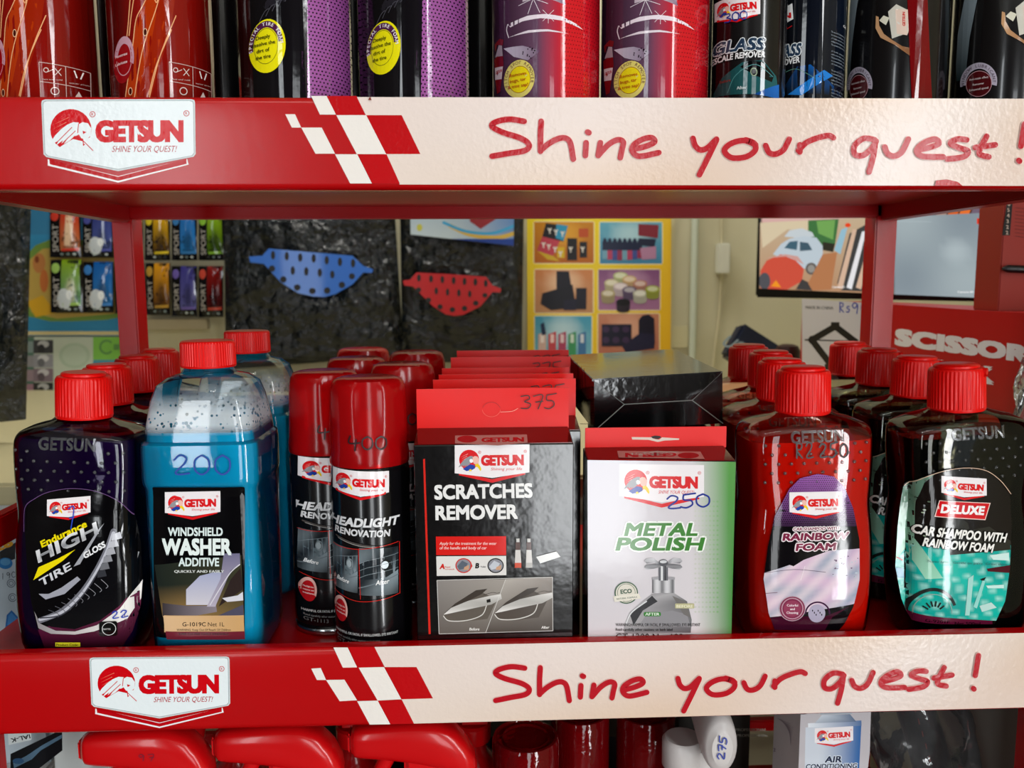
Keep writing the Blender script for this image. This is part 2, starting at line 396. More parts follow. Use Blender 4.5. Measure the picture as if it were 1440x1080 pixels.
# the brand emblem: red disc, bird, block letters, tagline on a white shield
def logo(p, x, y, wd, ht=None, slope=0., white=False, tagline='Shining your life', panel=True, chev=True, vflip=1, chevgap=0):
    sx = wd/216.; sy = (ht/82. if ht else sx)
    T = lambda a, b: (x+a*sx, y+vflip*b*sy+slope*a*sx)
    q = lambda pts: [T(a, b) for a, b in pts]
    E = lambda pts: q([(41.5+(a-495)*.33, 42.5+(b-925)*.33) for a, b in pts])
    r = '#c4000e' if white else '#d3141a'
    if chev:
        if white: p.poly(q([(9, 84), (108, 108), (205, 84), (207, 92), (108, 117), (9, 93)]), '#e8e4e4'); p.poly(q([(11, 84), (108, 109), (204, 84), (204, 91), (108, 114.5), (12, 91)]), '#b0000c')
        else: p.poly(q([(12, 78), (108, 100), (204, 78), (204, 87), (108, 110), (12, 87)]), '#d3141a')
    if panel:
        pan = [(0, 5), (1, 1.5), (5, 0), (211, 0), (215, 1.5), (216, 5), (217, 77), (214, 81), (108, 101), (7, 81), (3, 77)]
        if not white: pan = [(0, 0), (216, 0), (216, 81), (108, 96), (0, 81)]
        if white:
            p.poly(q(pan), '#c9cfd0'); p.poly(q([(108+(a-108)*.985, 46+(b-46)*.965) for a, b in pan]), '#9fa6a8'); p.poly(q([(108+(a-108)*.975, 46+(b-46)*.945) for a, b in pan]), '#dfe6e8')
        else: p.poly(q(pan), '#e9e2e4')
    n = 26; p.poly(q([(41.5+29*math.cos(2*math.pi*i/n), 42.5+29*math.sin(2*math.pi*i/n)) for i in range(n)]), r)
    lw = '#dfe6e8' if white else '#e9e2e4'
    for k in range(4): p.poly(E([(418+k*3, 905+k*16), (485-k*9, 872+k*20), (485-k*9, 875+k*20)]), '#e07a66' if white else '#f0d0c8')
    wing = [(400, 992), (428, 950), (452, 925), (478, 905), (505, 893), (528, 895), (532, 922), (512, 950), (490, 972), (466, 985), (478, 968), (452, 990), (462, 970), (432, 992), (444, 972)]
    p.poly(E(wing), lw if white else '#8f8f94')
    p.poly(E([(440, 1005), (470, 985), (505, 965), (545, 975), (548, 1000), (520, 1015), (470, 1024)]), lw if white else '#1f3f9c')
    p.poly(E([(525, 905), (545, 893), (568, 898), (582, 920), (580, 950), (562, 968), (540, 962), (526, 940)]), lw if white else '#eab6a8')
    p.poly(E([(498, 925), (512, 916), (528, 925), (530, 945), (515, 953), (500, 945)]), lw if white else '#f0f0f0')
    p.poly(E([(548, 965), (575, 960), (594, 985), (602, 1008), (596, 1026), (584, 1012), (570, 992), (550, 985)]), lw if white else '#e8c414')
    p.poly(E([(495, 1012), (512, 1006), (520, 1028), (508, 1022), (500, 1032)]), lw if white else '#e8c414')
    if white:
        for a, b in (((430, 985), (500, 915)), ((452, 990), (515, 930)), ((540, 965), (590, 1015)), ((528, 900), (524, 940))): p.line(E([a])[0], E([b])[0], 1.1*sx, r)
        p.poly(E([(545, 930), (562, 936), (548, 944)]), r)
    tx, ty = T(76, 60.5); p.text('GETSUN', tx, ty, 31*sy*vflip if vflip > 0 else 31*sy, r, w=124*sx, bold=.058, sp=.9, rot=-math.degrees(math.atan(slope)))
    if tagline:
        tx, ty = T(99 if tagline.isupper() else 104, 74); p.text(tagline, tx, ty, (8.5 if tagline.isupper() else 8)*sy, r if not white else '#b03038', w=90*sx, bold=0 if tagline.isupper() else .004, sh=.25, rot=-math.degrees(math.atan(slope)))
    for a, b in ((72, 21), (204, 20)):
        cx, cy = T(a, b); p.arc(cx, cy, 3.8*sx, .9*sx, 0, 360, r, 14); p.text('R', cx, cy+1.9*sy, 3.8*sy, r, bold=.01, al='C')
def script(p, strokes, wid, c, fx=lambda a: a):
    for st in strokes: p.stroke([fx(a) for a in st], wid, c)
# hand-written digits on a 10x16 box, y down
DIG = {'0': [[(5, 0), (1, 4), (1, 12), (5, 16), (9, 12), (9, 4), (5, 0)]], '1': [[(4, 0), (4, 16)]], '2': [[(1, 4), (4, 0), (8, 2), (7, 7), (2, 14), (4, 16), (10, 15)]],
       '3': [[(1, 1), (7, 0), (8, 4), (4, 7), (9, 10), (7, 15), (1, 15)]], '4': [[(2, 0), (1, 9), (10, 8)], [(7, 4), (6, 18)]], '5': [[(2, 0), (2, 6), (7, 7), (8, 12), (4, 16), (0, 15)], [(2, 0), (10, -2)]],
       '7': [[(1, 1), (9, 0), (5, 16)], [(3, 8), (9, 7)]], '9': [[(8, 3), (4, 0), (1, 4), (4, 8), (8, 4), (7, 16)]], 'R': [[(2, 16), (2, 0)], [(2, 1), (8, 2), (7, 7), (2, 8), (9, 16)]], 's': [[(8, 7), (4, 7), (4, 10), (8, 12), (6, 16), (2, 15)]]}
def hand(p, txt, x, y, h, w, c, wid=1.6, rot=0, slope=0, gap=1.25):
    ca, sa = math.cos(math.radians(rot)), math.sin(math.radians(rot)); cw = w/(len(txt)*gap)
    for i, ch in enumerate(txt):
        for st in DIG.get(ch, []):
            pts = []
            for a, b in st:
                X, Y = i*cw*gap+a/10*cw, b/16*h+slope*i*cw; pts.append((x+X*ca+Y*sa, y-X*sa+Y*ca))
            p.stroke(pts, wid, c)
# ================================================================ the shop around the rack
CREAM = plain('cream_wall_paint', '#c6c0a2', .7, bs=(30, .1, .002), var=.12)
GREYF = plain('brown_grey_floor', '#4a4540', .5, var=.3)
CEIL = plain('white_ceiling', '#c9c6bd', .8)
BEIGE = plain('beige_laminate', '#c2b992', .4, var=.1)
XL, XR, YB, YF = -1.7, 1.35, 1.36, -3.05
struct('floor', box(nb(), XL-.1, XR+.1, -8, YB+.1, -.05, 0), GREYF)
struct('ceiling', box(nb(), XL-.1, XR+.1, YF-.1, YB+.1, 2.7, 2.8), CEIL)
struct('wall_back', box(nb(), XL-.1, XR+.1, YB, YB+.1, 0, 2.7), CREAM)
struct('wall_left', box(nb(), XL-.1, XL, YF-.1, YB, 0, 2.7), plain('dark_wall_for_reflections', '#3a2c22', .6, var=.4))  # unseen wall darkened so the black cans reflect no cream
bm = nb(); box(bm, XR, XR+.1, -1.6, YB, 0, 2.7); box(bm, XR, XR+.1, YF-.1, -2.35, 0, 2.7); box(bm, XR, XR+.1, -2.35, -1.6, 2.66, 2.7)
struct('wall_right', bm, CREAM)
bm = nb()
for a, b, c, d in ((XL, -1.42, 0, 2.7), (-1.42, -1.08, 0, .48), (-1.42, -1.08, 2.52, 2.7), (-1.08, .2, 0, 2.7), (.2, .74, 2.2, 2.7), (.74, XR, 0, 2.7)):
    box(bm, a, b, YF-.1, YF, c, d)
struct('wall_front', bm, plain('brown_wall_paint', '#2a1c14', .6, var=.3))
bm = nb(); box(bm, .42, .452, YB-.012, YB, .95, 2.7); box(bm, .452, .49, YB-.006, YB, 1.19, 1.24)
struct('trim_1', bm, plain('cream_trim_gloss', '#c4bd97', .4))
CT = empty('counter', W(0, .9, -1.35)); tag(CT, 'long beige counter behind the red rack', 'counter')
obj('worktop', box(nb(), -1.65, 1.3, -.47, .455, 1.075, 1.105, .004), BEIGE, CT, False)
obj('cabinet', box(nb(), -1.6, 1.28, -.44, .45, 0, 1.075), BEIGE, CT, False)
# ================================================================ the red display rack
RACK = empty('display_rack', W(0, .18, -1.35)); tag(RACK, 'red steel display rack with cream slogan strips on its shelf fronts', 'rack')
YR = .36
def lw(bm, *a, bev=.0015):                     # a box in lens-height coordinates, made local to the rack
    x0, x1, y0, y1, z0, z1 = a; box(bm, x0, x1, y0-.18, y1-.18, z0+ZC, z1+ZC, bev)
XA, XB = -.405, .481
for (x0, x1, y0, y1) in ((-.406, -.384, YR, YR+.03), (.456, .481, YR, YR+.03)):
    bm = nb(); lw(bm, x0, x1, y0, y1, -1.35, .42); obj('post', bm, RED, RACK)
for x0, x1 in ((-.400, -.375), (.4385, .462)):
    bm = nb(); lw(bm, x0, x1, .004, .034, -1.35, -.335); obj('post', bm, RED, RACK)
for x0, x1 in ((-.405, -.385), (.46, .481)):
    bm = nb(); lw(bm, x0, x1, .004, .034, -.335, .42); obj('post', bm, RED, RACK)
def tray(zt, zdeck):
    """shelf tray: folded front strip top at zt, deck top at zdeck"""
    bm = nb(); h = .0625
    lw(bm, XA, XB, .001, YR+.01, zdeck-.002, zdeck)                      # deck
    bot = zt-.06
    lw(bm, XA, XB, .0145, .0165, bot-.001, bot+.010)                     # return of the bottom fold
    lw(bm, XA, XB, YR, YR+.014, bot+.003, bot+.020)                      # rear bar
    lw(bm, XA, XA+.02, .02, YR, bot-.0005, bot+.018); lw(bm, XB-.02, XB, .02, YR, bot-.0005, bot+.018)
    lw(bm, XA+.0, XB, .002, .0028, bot+.01, zt-.004)
    t = obj('shelf_tray', bm, REDD, RACK, False)
    bm = nb(); prof = []                                                # front strip: a sheet folded back at top and bottom
    R = .005
    prof.append((.011, zt)); 
    for k in range(6):
        a = math.pi/2*k/5; prof.append((R-R*math.sin(a)+0, zt-R+R*math.cos(a)))
    for k in range(6):
        a = math.pi/2*k/5; prof.append((R-R*math.cos(a), bot+R*.4-R*math.sin(a)))
    prof.append((.0155, bot+R*.4-R))
    inner = [(y+.0012, z) for y, z in prof]
    inner[0] = (.011, zt-.0012); inner[-1] = (.0155, bot-R*.6+.0012)
    rows = []
    for x in (XA, XB): rows.append([bm.verts.new((x, y-.18, z+ZC)) for y, z in prof+inner[::-1]])
    n = len(rows[0])
    for i in range(n): bm.faces.new((rows[0][i], rows[0][(i+1) % n], rows[1][(i+1) % n], rows[1][i]))
    bm.faces.new(rows[0]); bm.faces.new(rows[1][::-1])
    obj('front_strip', bm, RED, t, True, 30); return t
T1 = tray(.1258, .0841); T2 = tray(-.272, -.2904); T3 = tray(-.585, -.6034)
bm = nb(); zb_ = at(800, 1022, YR).z-ZC; lw(bm, XA+.02, XB-.02, YR+.002, YR+.014, zb_-.014, zb_); obj('rear_bar', bm, RED, RACK)
for zr in (-.2135, .20):
    for x0, x1 in ((-.405, -.3852), (.4605, .481)):
        bm = nb(); lw(bm, x0+.004, x1-.004, .034, YR, zr, zr+.0255); obj('guard_rail', bm, RED, RACK)
def cream(x, y):                               # soft satin swirl printed in the cream
    t = .5+.5*math.sin((x*.9+y*2.6)/95+math.sin(x/210)*1.3); u = .5+.5*math.sin((x*.5-y*3)/140+2)
    return mix(mix('#ddcdc2', '#d2b396', t*min(1, max(0, (x-480)/420))), '#dfd0cc', u*.55)
S_UP = [[(737, 171), (716, 168), (697, 172), (692, 178), (706, 186), (733, 195), (744, 204), (738, 212), (715, 216), (692, 220)],
        [(761, 171), (760, 190), (760, 213)], [(760, 212), (772, 202), (786, 195), (796, 195), (802, 202), (806, 224)],
        [(824, 201), (823, 219)], [(826, 186), (828, 187)], [(844, 201), (841, 219)], [(841, 219), (855, 204), (868, 197), (876, 200), (874, 212), (872, 222)],
        [(891, 210), (908, 206), (920, 200), (916, 194), (904, 196), (891, 204), (889, 213), (899, 220), (926, 215)],
        [(974, 195), (977, 205), (984, 211), (993, 209), (1002, 201), (1007, 196)], [(1007, 197), (995, 222), (983, 246)],
        [(1062, 204), (1046, 198), (1028, 202), (1018, 212), (1028, 222), (1048, 221), (1061, 212), (1060, 202), (1048, 197)],
        [(1076, 205), (1081, 215), (1090, 217), (1101, 211), (1109, 196)], [(1124, 214), (1124, 204)], [(1122, 212), (1133, 201), (1150, 194), (1164, 191), (1171, 194)],
        [(1229, 197), (1214, 195), (1201, 205), (1201, 217), (1212, 219), (1224, 210), (1231, 199)], [(1230, 199), (1227, 220), (1221, 242)],
        [(1243, 207), (1247, 216), (1256, 220), (1267, 214), (1276, 196)], [(1291, 211), (1308, 207), (1319, 202), (1313, 196), (1297, 202), (1288, 212), (1296, 220), (1325, 221)],
        [(1358, 197), (1345, 196), (1335, 202), (1347, 208), (1360, 213), (1353, 221), (1331, 224)], [(1386, 192), (1378, 207), (1376, 217), (1389, 221)], [(1370, 208), (1398, 204)],
        [(1439, 175), (1434, 206)], [(1431, 226), (1432, 227)]]
def strip(tr, cr, whites, reds, lg, fx, scr):
    p = Print((0, 0, 0)); 
    X1 = cr[-1][0]
    n = 30
    top, botm = cr[0], cr[1]
    p.grid(0, 0, 0, 0, 40, 6, lambda u, v: cream(top[0]+(X1-top[0])*u, 150+100*v), quad=(cr[0], cr[2], cr[3], cr[1]))
    for q in reds: p.poly(q, '#b3080f')
    for q in whites: p.poly(q, '#e4ddd6')
    logo(p, *lg[:3], ht=lg[3], slope=lg[4], white=True, tagline='SHINE YOUR QUEST!')
    for st in S_UP:
        p.stroke([fx(a) for a in st], 9.5*scr, '#efc4bc')
    for st in S_UP:
        p.stroke([fx(a) for a in st], 8*scr, '#b00a1c')
    p.poly([fx(a) for a in ((1221, 243), (1218, 243), (1219, 236), (1227, 236))], '#b00a1c')
    return p
q4 = lambda ox, oy, s, *pts: [(ox+a/s, oy+b/s) for a, b in pts]
U4 = lambda *pts: q4(320, 0, 4, *pts)
whA = [U4((470, 540), (557, 540), (610, 645), (520, 645)), U4((325, 643), (380, 643), (415, 718), (362, 718)), U4((415, 718), (530, 718), (605, 865), (495, 865)), U4((612, 648), (780, 648), (892, 867), (727, 867)), U4((605, 868), (730, 868), (812, 1032), (690, 1032))]
# the cream area starts along a slanted edge; red squares lie on it
rdA = [U4((556, 540), (725, 540), (778, 648), (612, 648)), U4((778, 648), (980, 648), (1085, 867), (892, 867)), U4((732, 868), (895, 868), (970, 1034), (812, 1032))]
pU = strip(T1, [(501, 136.5), (562, 259.5), (1460, 139), (1460, 261.5)], whA, rdA, (58.5, 140, 216, 82, -.002), lambda a: a, 1)
pU.poly(U4((460, 534), (470, 540), (495, 590), (450, 560)), '#b3080f') if False else None
pU.poly([(1313, 261.5), (1315, 254), (1330, 252.5), (1345, 256), (1352, 261.5)], '#b0060e')
pU.poly([(518, 141), (521, 136.5), (523, 141.5)], '#7a2a20')
pU.build('printed_strip', PRV, T1, lift=.00025)
# keep the slanted start of the cream: red wedges left of it
L2 = lambda *pts: q4(0, 880, 2.25, *pts)
whB = [L2((1055, 68), (1100, 68), (1130, 131), (1085, 132)), L2((985, 135), (1015, 133), (1032, 171), (1003, 171)), L2((1032, 171), (1090, 170), (1130, 235), (1075, 238)), L2((1135, 132), (1215, 130), (1270, 232), (1195, 236)), L2((1130, 238), (1195, 236), (1235, 311), (1170, 312))]
rdB = [L2((1100, 67), (1185, 66), (1215, 130), (1135, 132)), L2((1215, 130), (1318, 130), (1370, 229), (1270, 232)), L2((1195, 236), (1272, 234), (1310, 309), (1235, 311))]
pL = strip(T2, [(526.5, 909.5), (582, 1017.3), (1460, 889.5), (1460, 994)], whB, rdB, (126, 924.5, 197, 70, -.008),
           lambda a: (698+.907*(a[0]-693), 960+.9*(a[1]-194)-(.907*(a[0]-693)-26)*.034), .93)
pL.build('printed_strip', PRV, T2, lift=.00025)

# ================================================================ bottles
def ribcap(parent, r, h, z, ribs=44, lid=True, spout=0.0, mat=None):
    """ribbed screw cap with a flip lid"""
    bm = nb(); seg = ribs*4; rings = []
    prof = [(r*1.0, 0), (r*1.02, .0015), (r*1.02, h*.06), (r, h*.08), (r*.985, h*.9), (r*.965, h*.955), (r*.93, h*.985), (r*.86, h)]
    for k, (rr, zz) in enumerate(prof):
        rg = []
        for i in range(seg):
            a = 2*math.pi*i/seg; d = (.00032 if (i % 4) in (0, 1) else -.00022) if 3 <= k <= 4 else 0
            rg.append(bm.verts.new(((rr+d)*math.cos(a), (rr+d)*math.sin(a), z+zz)))
        rings.append(rg)
    for a, b in zip(rings, rings[1:]):
        for i in range(seg): bm.faces.new((a[i], a[(i+1) % seg], b[(i+1) % seg], b[i]))
    bm.faces.new(rings[-1]); bm.faces.new(rings[0][::-1])
    c = obj('cap', bm, mat or CAPR, parent, True, 25)
    if lid:
        bm = nb(); lathe(bm, [(r*.80, z+h-.0005), (r*.80, z+h+.0016), (r*.74, z+h+.0026), (.0, z+h+.0026)], 40); obj('flip_lid', bm, mat or CAPR, c)
        bm = nb(); a = spout
        d = Vector((math.sin(a), -math.cos(a), 0)); s0 = d*(r*.55)+Vector((0, 0, z+h-.0035)); s1 = d*(r*1.06)+Vector((0, 0, z+h-.0035))
        tube(bm, [s0, s1], .0034, 14, False); tube(bm, [s1, s0], .0022, 14, True); obj('spout', bm, mat or CAPR, c)
    else:
        bm = nb(); lathe(bm, [(r*.86, z+h), (r*.82, z+h-.001), (0, z+h-.001)], 40); obj('top_disc', bm, mat or CAPR, c)
    return c
SHP = [(0, .0400, .024, 3.5), (.003, .0455, .028, 4), (.012, .0485, .0295, 4.4), (.04, .0510, .031, 4.6), (.075, .0512, .031, 4.6), (.098, .0496, .0308, 4.5), (.110, .0484, .0305, 4.4), (.116, .0482, .0303, 4.4), (.124, .0486, .0302, 4.6), (.142, .0492, .0300, 5), (.160, .0495, .0302, 5), (.1695, .0490, .0298, 4.8), (.1752, .0462, .0280, 4.2), (.1795, .0380, .0242, 3.2), (.1825, .0270, .0200, 2.5), (.1855, .0198, .0180, 2), (.191, .0185, .0180, 2)]
def scale_prof(p, kx, ky): return [(z, a*kx, b*ky, n) for z, a, b, n in p]
def surf(prof, x, z):
    _, hx, hy, n = lerp_prof(prof, z); t = min(.985, abs(x)/hx); return hy*(1-t**n)**(1/n)
def shampoo_body(root, prof, liq, level, shell):
    P = smooth_prof(prof, 3)
    bm = nb(); loft(bm, P)
    # raised dots over the upper front and an embossed name plate
    for r in range(7):
        for c in range(9):
            x = (c-4+(.5 if r % 2 else 0))*.0098; z = .120+r*.0072
            if abs(x) > .042: continue
            if z > .1585 and abs(x) < .026: continue
            if z < .139 - .25*abs(x)*1.0 and z < .128+.02*(abs(x)/.03): continue
            y = -surf(P, x, z); m = Matrix.Translation((x, y, z)) @ Matrix.Diagonal((1, .8, 1, 1))
            nf = len(bm.faces); bmesh.ops.create_uvsphere(bm, u_segments=10, v_segments=6, radius=.00135, matrix=m)
            for f in list(bm.faces)[nf:]: f.material_index = 1
    b = obj('bottle', bm, shell, root, True, 50); b.data.materials.append(RAISED)
    ins = [(z, hx-.0013, hy-.0013, n) for z, hx, hy, n in P if z <= level]; l = lerp_prof(P, level); ins.append((level, l[1]-.0013, l[2]-.0013, l[3]))
    ins[0] = (.0013, *ins[0][1:])
    bm = nb(); loft(bm, ins); obj('liquid', bm, liq, b, True, 50)
    # embossed lettering: rounded rails that stand off the wall
    bm = nb(); vs, fs, x0, x1 = glyphs('GETSUN', .03, 1.05)
    k = .041/(x1-x0); out = []
    for t in fs:
        q = [Vector(((vs[i][0]-x0)*k-.0205, 0, .1650+vs[i][1]*k*1.2)) for i in t]
        try: bm.faces.new([bm.verts.new((v.x, -surf(P, v.x, v.z)-.0009, v.z)) for v in q])
        except ValueError: pass
    bmesh.ops.remove_doubles(bm, verts=bm.verts, dist=1e-6)
    r = bmesh.ops.extrude_face_region(bm, geom=list(bm.faces)); 
    for v in [e for e in r['geom'] if isinstance(e, bmesh.types.BMVert)]: v.co.y += .0008
    obj('embossed_name', bm, RAISED, b, False)
    return b, P
def labelmap(P): return lambda x, z, off: (x, -surf(P, x, max(.002, z))-off-.0003, z)
LQ_PUR = liquid('purple_gel', '#220a3a', .12); LQ_BLUE = liquid('blue_washer_fluid', '#10c6f4', .28, '#30c8ee'); LQ_RED = liquid('red_shampoo', '#ee1c06', .25, '#f03010'); LQ_DRK = liquid('dark_teal_shampoo', '#04090c', .05)
SH_PUR = clearmat('clear_wall_violet', (.75, .7, .85)); SH_RED = clearmat('clear_wall_red', (.95, .75, .7)); SH_DRK = clearmat('clear_wall_olive', (.8, .78, .6))
def place_bottle(name, label, cat, group, x, y, rot, prof, liq, level, shell):
    root = empty(name, W(x, y, -.290+abs(math.sin(rot[1]))*.044), rot); tag(root, label, cat, group)
    b, P = shampoo_body(root, prof, liq, level, shell); return root, b, P
# --- tyre gloss, far left
P_T = scale_prof(SHP, .915, .96)
tire, tb, Pt = place_bottle('tire_gloss_bottle', 'front dark purple tyre gloss bottle with yellow lightning label, at the left end', 'bottle', 'purple tyre gloss bottles', -.3125, .049, (0, math.radians(2.6), 0), P_T, LQ_PUR, .172, SH_PUR)
ribcap(tire, .0198, .032, .1855, spout=2.6)
p = Print((0, .021, 0)); F = lambda *pts: q4(0, 680, 4.5, *pts)
OUT = F((165, 150), (240, 85), (330, 45), (480, 25), (640, 50), (760, 120), (815, 220), (855, 400), (868, 640), (855, 800), (820, 950), (760, 1050), (290, 1050), (240, 900), (205, 740), (175, 500), (160, 300))
p.clip(OUT); p.poly(OUT, '#050507'); p.clip(OUT)
p.grid(0, 0, 0, 0, 14, 8, lambda u, v: mix(mix('#4a1230', '#6b2a48', u), '#25040f', v), quad=F((215, 930), (880, 700), (880, 1050), (240, 1050)))
p.poly(F((225, 800), (262, 880), (360, 925), (480, 930), (620, 890), (760, 790), (880, 620), (880, 720), (800, 860), (600, 930), (480, 950), (330, 945), (250, 910)), lambda x, y: mix('#8f8a8c', '#e9e6e2', (x-60)/110))
p.poly(F((250, 845), (330, 900), (480, 915), (640, 860), (760, 770), (850, 660), (860, 500), (760, 330), (660, 520), (520, 720), (380, 820)), '#0b0b0e')
for r, wd, c in ((345, 20, '#6d6d76'), (368, 12, '#b9bac4'), (400, 5, '#3a3a42')):
    p.stroke(F((262, 860-(r-345)*.3), (400, 800+(r-345)*.4), (520, 690+(r-345)*.5), (610, 560+(r-345)*.5), (680, 420+(r-345)*.6), (720, 300+(r-345)*.5)), wd/2.6, c)
p.poly(F((255, 690), (300, 725), (420, 690), (520, 600), (500, 580), (400, 650), (320, 690)), '#9a9ba6')
for k in range(6):
    t = k/5; a, b = 735-85*t, 315+230*t
    p.poly(F((a-18, b+4), (a+22, b-8), (a+34, b+34), (a-26, b+44)), mix('#c9cad2', '#33343a', t))
for k in range(9):
    t = k/8; p.stroke(F((650-330*t, 600+190*t), (690-310*t, 640+175*t), (680-300*t, 655+180*t)), .8, mix('#8a8a90', '#4a4a50', t))
logo(p, 68.3, 701.5, 61, slope=-.085)
p.text('Endurance', 62, 768.5, 9.5, '#e6d20a', w=70, bold=.035, sh=.12, rot=25)
p.text('HIGH', 57, 790, 17, lambda x, y: mix('#e8e8ea', '#6f7076', abs(((y*.9+x*.4) % 22)/11-1)), w=94, bold=.03, sh=.22, rot=26)
p.poly(F((628, 290), (668, 245), (520, 500), (480, 515)), '#9a9ba2')
p.poly(F((225, 602), (258, 520), (372, 470), (490, 408), (410, 480)), '#e6d20a')
p.text('TIRE', 61, 823, 10.5, '#c9cacf', w=50, bold=.02, sh=.2, rot=30); p.text('GLOSS', 122, 784, 8.5, '#e4e4e6', w=34, bold=.035, sh=.2, rot=30)
p.rrect(142, 872, 166, 893, 3, '#0a0a0a'); p.arc(155, 882.5, 9, .8, 0, 360, '#d0d0d0'); p.text('MATTE', 147, 884, 2.4, '#c8c8c8')
p.rect(80, 901.5, 115, 907.5, '#d9cf2a'); p.text('Product Code:', 81.5, 906.5, 3.4, '#15150a', w=31); p.text('G-7108B', 82, 915, 5, '#8a8a8a', w=31, bold=0)
hand(p, '22', 159, 858, 10, 22, '#1f3fb0', 1.4); hand(p, '7', 98, 712, 30, 12, '#2a48b8', 1.6)
p.clip(None)
p.stroke(F((160, 300), (165, 150), (240, 85), (330, 45), (480, 25), (640, 50), (760, 120), (815, 220)), .8, '#6a4a7a')
p.build('label', PRG, tire, labelmap(Pt), .0012)
TL = ['second purple tyre gloss bottle from the front of its row', 'third purple tyre gloss bottle from the front of its row', 'rearmost purple tyre gloss bottle, beside the left rear post']
for (x, y), l in zip(((-.321, .131), (-.3295, .2165), (-.3365, .293)), TL):
    c = copy_tree(tire); c.location = W(x, y, -.290); c['label'] = l; c.rotation_euler = (0, 0, 0)
# --- rainbow foam shampoo (red) and deluxe shampoo (dark)
rain, rb, Pr_ = place_bottle('shampoo_bottle', 'front red car shampoo bottle priced 250 with purple rainbow foam label', 'bottle', 'red car shampoo bottles', .2600, .048, (0, math.radians(-1.3), 0), SHP, LQ_RED, .165, SH_RED)
ribcap(rain, .0208, .034, .1835, spout=2.4)
p = Print((0, .0175, 0)); F = lambda *pts: q4(1020, 640, 4, *pts)
OUT = F((360, 190), (420, 130), (520, 105), (610, 120), (670, 180), (720, 300), (755, 480), (755, 700), (720, 850), (670, 950), (640, 985), (280, 985), (245, 890), (218, 700), (240, 520), (280, 340))
p.clip(OUT); p.poly(OUT, '#0a080b')
p.grid(0, 0, 0, 0, 6, 8, lambda u, v: mix('#9a5aa8', '#120a14', v*1.05), quad=F((200, 100), (780, 100), (780, 440), (200, 440)))
p.hold()
for j in range(26):
    for i in range(46):
        x, y = 255+i*11+(5.5 if j % 2 else 0), 108+j*11
        if x < 740: p.ell(1020+x/4, 640+y/4, .85, .85, '#1a0a20', 6)
p.hold(False)
def foam(u, v):
    a = .5+.5*math.sin(u*9+math.sin(v*7)*2); b = .5+.5*math.sin(u*23+v*17)
    return mix(mix('#c9a7c4', '#8f9bb0', a), '#e9d6da', b*.5 + .25*(1-u))
p.grid(0, 0, 0, 0, 24, 14, foam, quad=F((205, 670), (760, 470), (760, 830), (215, 920)))
p.poly(F((205, 560), (380, 622), (480, 560), (560, 535), (760, 525), (760, 400), (200, 400)), '#0a080b')
p.poly(F((230, 920), (330, 905), (560, 905), (720, 840), (720, 1000), (230, 1000)), '#3d0c24'); p.poly(F((560, 985), (600, 910), (730, 830), (730, 990)), '#09060a')
p.hold()
for k in range(30):
    x, y = random.uniform(600, 750), random.uniform(560, 690); p.ell(1020+x/4, 640+y/4, random.uniform(.6, 2.2), random.uniform(.4, 1.3), random.choice(['#4a3a52', '#b9c2cc', '#6a4a6a']), 7)
p.hold(False)
p.arc(1149, 863, 17, 2.2, 0, 180, '#3a1238'); p.ell(1148, 862, 12, 13, '#a9a2b8'); 
for k in range(6): p.ell(1142+k*2.6, 858+(k % 3)*3, .8, 1.6, '#17101c', 6)
p.stroke(F((215, 665), (380, 640), (560, 655)), .6, '#5a4a5e'); p.line((1125, 815), (1131, 795), .5, '#f0e8ec'); p.stroke(F((220, 780), (290, 770)), .6, '#6a3a4a')
p.ell(1113.5, 855, 18.5, 18, '#b8a0ac'); p.ell(1113.5, 855, 17.5, 17, '#7a2a48'); p.ell(1113.5, 855, 12, 11.6, '#8e3a56'); p.arc(1113.5, 855, 14.7, 1.6, 0, 360, '#b58a9a')
for i, t in enumerate(('Colorful', 'and', 'Cleaning')): p.text(t, 1113.5, 852+i*5.2, 3.4, '#f0dfe6', bold=.02, al='C')
logo(p, 1109.5, 692, 74, slope=-.02)
p.text('CAR SHAMPOO WITH', 1114, 745.5, 4.6, '#7a2140', w=64, bold=.03, sh=.15, rot=1.2, out=(1.1, '#ecdfe2'))
for c_, o_ in (('#ecdfe2', (1.6, '#ecdfe2')), ('#7a2140', None)): p.text('RAINBOW', 1099, 759.5, 10.2, c_, w=92, bold=.035, sh=.2, rot=1.5, out=o_); p.text('FOAM', 1117, 773.5, 10.2, c_, w=56, bold=.035, sh=.2, rot=1.5, out=o_)
p.clip(None); p.build('label', PRG, rain, labelmap(Pr_), .0012)
p = Print((0, .0175, 0)); hand(p, 'R2', 1118, 622, 22, 28, '#1a0608', 2.2); hand(p, '250', 1151, 624, 19, 44, '#140405', 2.6, slope=.0); p.build('price_mark', INK, rain, labelmap(Pr_), .0012)
for (x, y), l in zip(((.2655, .124), (.285, .208), (.289, .288)), ['second red car shampoo bottle from the front of its row', 'third red car shampoo bottle from the front of its row', 'rearmost red car shampoo bottle, in front of the dark lettered pack']):
    c = copy_tree(rain); c.location = W(x, y, -.290); c['label'] = l; c.rotation_euler = (0, 0, 0)
    for ch in list(c.children):
        if ch.name.startswith('price_mark'): bpy.data.objects.remove(ch)
delx, db, Pd = place_bottle('shampoo_bottle', 'front dark car shampoo bottle with turquoise deluxe label, at the right end', 'bottle', 'dark deluxe car shampoo bottles', .3900, .048, (0, math.radians(-3.0), 0), SHP, LQ_DRK, .166, SH_DRK)
ribcap(delx, .0208, .034, .1835, spout=.75)
p = Print((0, .0175, 0)); F = lambda *pts: q4(1220, 640, 4, *pts)
OUT = F((250, 185), (330, 125), (430, 85), (550, 70), (660, 85), (740, 140), (800, 215), (808, 400), (795, 640), (770, 820), (715, 950), (280, 950), (235, 840), (200, 660), (215, 430), (240, 250))
